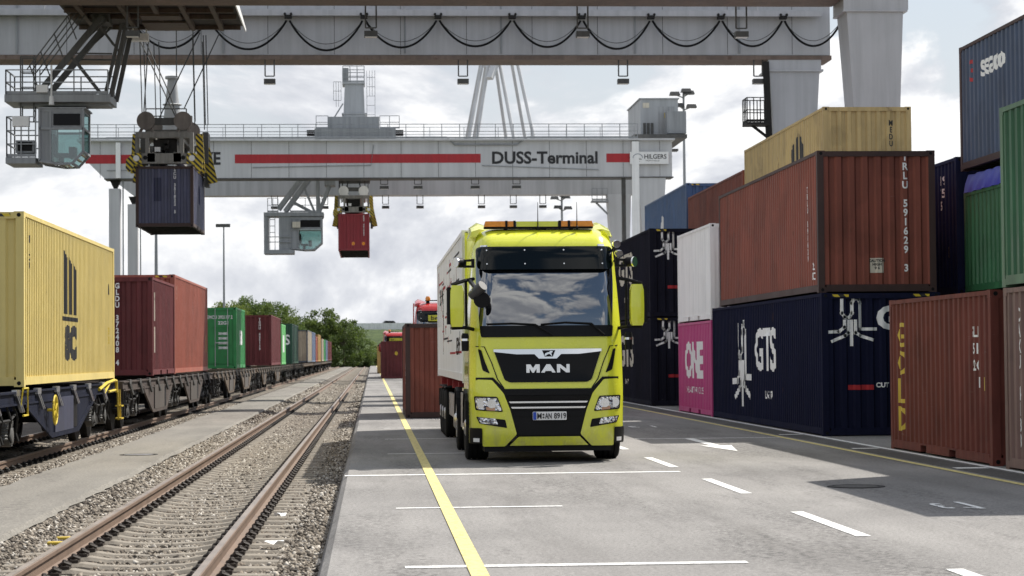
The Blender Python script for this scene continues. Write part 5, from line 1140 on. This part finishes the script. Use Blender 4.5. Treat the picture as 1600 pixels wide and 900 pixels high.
cabr = bpy.data.objects.new('cab', None); COL.objects.link(cabr); cabr.parent = ft; cabr.location = (0, -4.05, 0)
cab(cabr, C2, 455, 503, 342, 392, 0, -.95, .95)
(x0, z0), (x1, z1) = C2(437, 338), C2(456, 394); MB().box(x0, x1, -5., -3.1, z1, z0).obj('cab_back', grey_steel, ft); (x0, z0), (x1, z1) = C2(458, 349), C2(470, 358); MB().box(x0, x1, -5.35, -5.05, z1, z0).obj('air_unit', cream, ft)
rp = MB()
for x in (-2.55, -2.3, -1.9, -.9, -.5, -.25):
    for yq in (-1.5, 1.5): rp.pipe([(x, yq, 18.6), (x, yq, 14.9)], .03, 4)
for a, b_ in (((-2.4, 18.0), (-.6, 14.8)), ((-.4, 18.), (-2.2, 14.8))): rp.pipe([(a[0], -2, a[1]), (b_[0], -2, b_[1])], .035, 4)
rp.obj('hoist_ropes', rope_m, ft); MB().box(-2.6, -.1, -2.5, 2.5, 15.8, 16.5).obj('rope_head', dark_steel, ft)
spreader('grey spreader with two pale round sheaves gripping the red hanging container', RX, RY+6.1, RZ+HC+.02, 12.3, offwhite, False)

# ------------------------------------------------------------------ light poles
def light_pole(label, x, y, h, r, arms):
    t = thing('light_pole', label, 'light pole', (x, y, -.2), 'light poles of the yard'); MB().pipe([(0, 0, 0), (0, 0, h)], r, 10, r*.45).obj('mast', grey_steel, t)
    if arms:
        a = MB()
        for k, (dx, dz) in enumerate(((-.9, -.2), (.5, -.1), (-.5, -1.3), (.7, -1.4), (.2, .1))):
            a = MB().bar((0, 0, h+dz-.3), (dx, -.3, h+dz), .10); o = a.obj('arm', grey_steel, t); MB().hexa([(dx-.5, -.7, h+dz-.1), (dx+.5, -.7, h+dz-.1), (dx+.5, .1, h+dz-.1), (dx-.5, .1, h+dz-.1), (dx-.4, -.5, h+dz+.25), (dx+.4, -.5, h+dz+.25), (dx+.4, 0, h+dz+.25), (dx-.4, 0, h+dz+.25)]).obj('floodlight', mid_steel, o)
    else: MB().box(-.55, .45, -.2, .2, h-.12, h+.1).obj('floodlight', mid_steel, t)
light_pole('slim light pole standing alone behind the train, left of the far cab', -10.45, 150, 11.3, .11, False)
light_pole('grey light pole below the violet blue hanging container', -15.2, 150, 12.2, .19, False)
light_pole('tall light pole with a cluster of floodlights behind the right stack', 30.0, 200, 27.0, .22, True)
light_pole('light pole with floodlights seen just above the lorry roof', 22.7, 250, 20.8, .26, True)

# ------------------------------------------------------------------ far end: bank, barrier, trees
bank = MB()
xs = np.linspace(-160, 200, 46); prof = [(428, -.45), (440, .6), (455, 3.2), (470, 6.2), (480, 7.7), (486, 8.0), (520, 8.0)]
vs, fs = [], []
for x in xs:
    for (y, z) in prof: vs.append((x, y+random.uniform(-2, 2), z+(random.uniform(-.25, .25) if 0 < z < 8 else 0)))
for i in range(len(xs)-1):
    for j in range(len(prof)-1): fs.append((i*7+j, (i+1)*7+j, (i+1)*7+j+1, i*7+j+1))
bank_m = ground_mat('bank_scrub', [(.3, (.022, .038, .013)), (.5, (.05, .075, .026)), (.72, (.105, .135, .05))], .8, .9)
ob('embankment', bank.add(vs, fs).mesh('embankment', True), bank_m)['kind'] = 'structure'
bw = thing('noise_barrier', 'long pale concrete barrier wall along the top of the far embankment', 'barrier wall', (0, 487, 8))
pm_ = MB().box(-2.98, 2.98, -.12, .12, -.2, 1.5).mesh('panel'); pc = paint('barrier_concrete', (.86, .86, .85), .8, var=.15, streak=.2); qm = MB().box(-.12, .12, -.2, .2, -.3, 1.6).mesh('post')
for i in range(-14, 14): ob('panel', pm_, pc, bw, (i*6+3, 0, 0)); ob('post', qm, pc, bw, (i*6, -.01, 0))
cv = thing('van', 'small pale van passing on top of the far embankment, half hidden by the barrier', 'van', (4.2, 489.5, 8.0)); cb2 = MB().prism([(-2.3, .4), (2.3, .4), (2.3, 1.2), (1.5, 1.35), (.9, 2.05), (-1.3, 2.1), (-2.2, 1.3), (-2.35, 1.1)], 'y', -.9, .9).obj('body', paint('van_silver', (.45, .47, .48), .3, coat=.5), cv)
MB().prism([(1.35, 1.38), (.85, 1.98), (-1.2, 2.0), (-1.8, 1.38)], 'y', -.92, .92).obj('window', gloss_black, cv)
for x in (-1.4, 1.4): MB().lathe([(.33, -.9), (.33, .9)], (x, 0, .33), 'y', 14).obj('wheel', rubber, cv)
def leaf_mat():
    m, t, b = base_mat('leaves'); v = ocoord(t); oi = N(t, 'ShaderNodeObjectInfo')
    c = ramp(t, noise(t, v, .55, 5, .7), [(.32, (.035, .06, .02)), (.5, (.08, .12, .04)), (.68, (.15, .20, .075))])
    c = mixc(t, oi.outputs['Random'], c, mixc(t, 1., c, (1.35, 1.2, .9), 'MULTIPLY')); t.links.new(c, b.inputs['Base Color']); b.inputs['Roughness'].default_value = .6
    b.inputs['Specular IOR Level'].default_value = .25
    tr = N(t, 'ShaderNodeBsdfTranslucent'); t.links.new(mixc(t, 1., c, (1.3, 1.35, .8), 'MULTIPLY'), tr.inputs[0]); ad = N(t, 'ShaderNodeMixShader', i_0=.33)
    t.links.new(b.outputs[0], ad.inputs[1]); t.links.new(tr.outputs[0], ad.inputs[2]); t.links.new(ad.outputs[0], t.nodes['Material Output'].inputs[0]); return m
leaf_m = leaf_mat(); bark = paint('bark', (.07, .055, .04), .9, var=.3)
def crown_mesh(seed, nb, nl, ls, zlo):
    r = np.random.default_rng(seed); vs = []
    for k in range(nb):
        a, z = r.uniform(0, 2*PI), r.uniform(zlo, 1.); prof_ = math.sin(PI*min(1, max(.08, (1-z)/(1-zlo)*.78+.12)))**.7
        rad_ = prof_*r.uniform(.25, 1.)**.5*.5; c_ = np.array([rad_*math.cos(a), rad_*math.sin(a), z]); s = r.uniform(.07, .15)*(.6+.5*prof_)
        d = r.normal(0, 1, (nl, 3)); d /= np.linalg.norm(d, axis=1)[:, None]; p = c_+d*(r.uniform(.35, 1.15, (nl, 1)))*s*np.array([1.1, 1.1, .8])
        n1 = r.normal(0, 1, (nl, 3)); n1 /= np.linalg.norm(n1, axis=1)[:, None]; n2 = np.cross(n1, r.normal(0, 1, (nl, 3))); n2 /= np.linalg.norm(n2, axis=1)[:, None]
        q = r.uniform(.5, 1.2, (nl, 1))*ls
        vs.append(np.stack((p-n1*q, p+n2*q*.55, p+n1*q, p-n2*q*.55), 1).reshape(-1, 3))
    V = np.concatenate(vs); n = len(V)//4; return MB().add(V.tolist(), [(4*i, 4*i+1, 4*i+2, 4*i+3) for i in range(n)]).mesh('crown')
def trunk_mesh(seed):
    r = random.Random(seed); b = MB(); b.pipe([(0, 0, -.03), (.01, 0, .2), (-.01, .01, .5), (.01, 0, .8)], .028, 8, .008)
    for k in range(9):
        a, z = r.uniform(0, 2*PI), r.uniform(.18, .65); L_ = r.uniform(.18, .35); b.pipe([(0, 0, z), (L_*.5*math.cos(a), L_*.5*math.sin(a), z+.09), (L_*math.cos(a), L_*math.sin(a), z+.22)], .012, 5, .004)
    return b.mesh('trunk')
crowns = [crown_mesh(s, 95, 90, .021, .20) for s in (1, 2, 3)]; bushes = [crown_mesh(s, 85, 95, .026, .04) for s in (4, 5)]; trunks = [trunk_mesh(s) for s in (1, 2, 3)]
def tree(i, label, x, y, h, w, bush=False, z=-.4):
    t = thing('bush' if bush else 'tree', label, 'bush' if bush else 'tree', (x, y, z), 'bushes before the embankment' if bush else 'trees behind the train', rotz=i*1.7)
    for me, m, nm in ((trunks[i % 3], bark, 'trunk'), ((bushes[i % 2] if bush else crowns[i % 3]), leaf_m, 'crown')):
        o = ob(nm, me, m, t); o.scale = (w, w, h)
TRS = [(-28.5, 425, 12.8, 10, 'leftmost rounded tree of the row behind the green train container'), (-24.0, 432, 14.0, 10, 'tallest tree left of centre in the row behind the train'), (-19.2, 428, 12.6, 10, 'broad tree right beside the tallest one behind the train'), (-15.4, 436, 10.2, 9, 'tree sloping down to the right behind the train'),
       (-26.5, 446, 13.4, 11, 'tree half hidden behind the tallest ones'), (-21.5, 448, 13.2, 9, 'pale tree between the tallest ones and the sloping one'), (-12.8, 440, 8.5, 8, 'small tree before the gap in the tree line')]
for i, (x, y, h, w, l) in enumerate(TRS): tree(i, l, x, y, h, w)
BSH = [(-9.6, 398, 10.6, 9.5, 'tall dark bush with pointed top at the end of the track'), (-5.4, 396, 8.8, 9, 'wide dark bush at the track end right of the pointed one'), (-12.8, 404, 7.5, 9, 'dark bush at the tail of the train'), (-2.6, 402, 5.6, 7, 'low bush at the foot of the embankment'), (.6, 420, 4.2, 7, 'small bush on the bank left of the red containers'),
       (4.5, 424, 4.4, 8, 'small bush on the bank near the ochre container'), (-16.5, 412, 7, 9, 'bush in front of the sloping dark tree'), (9, 426, 4.5, 8, 'bush on the bank behind the red containers')]
for i, (x, y, h, w, l) in enumerate(BSH): tree(i+10, l, x, y, h, w, True)
gr = []
for k in range(9000):
    x, y = random.uniform(-14, 3), 402+abs(random.gauss(0, 9)); h = random.uniform(.2, .75); a = random.uniform(0, PI); gr.append((x, y, h, a))
b = MB()
for x, y, h, a in gr: dx, dy = .12*math.cos(a), .12*math.sin(a); b.add([(x-dx, y-dy, -.42), (x+dx, y+dy, -.42), (x+random.uniform(-.1, .1), y, -.42+h)], [(0, 1, 2)])
tag(b.obj('grass', grass_m), kind='stuff')

pap = paint('paper', (.80, .80, .78), .8, var=.1, streak=0)
for k, (x, y, lab) in enumerate(((-.98, 21.3, 'crumpled white paper scrap lying on the ballast nearest the camera'), (-1.1, 25.2, 'smaller white paper scrap on the ballast beside the right rail'))):
    t = thing('paper_scrap', lab, 'paper scrap', (x, y, -.20)); b = MB(); q = .10-.03*k; pts = []
    for i in range(4):
        for j in range(4): pts.append(((i-1.5)*q/1.5+random.uniform(-.02, .02), (j-1.5)*q/1.5+random.uniform(-.02, .02), random.uniform(0, .06)))
    b.add(pts, [(i*4+j, i*4+j+1, i*4+j+5, i*4+j+4) for i in range(3) for j in range(3)]).obj('sheet', pap, t)
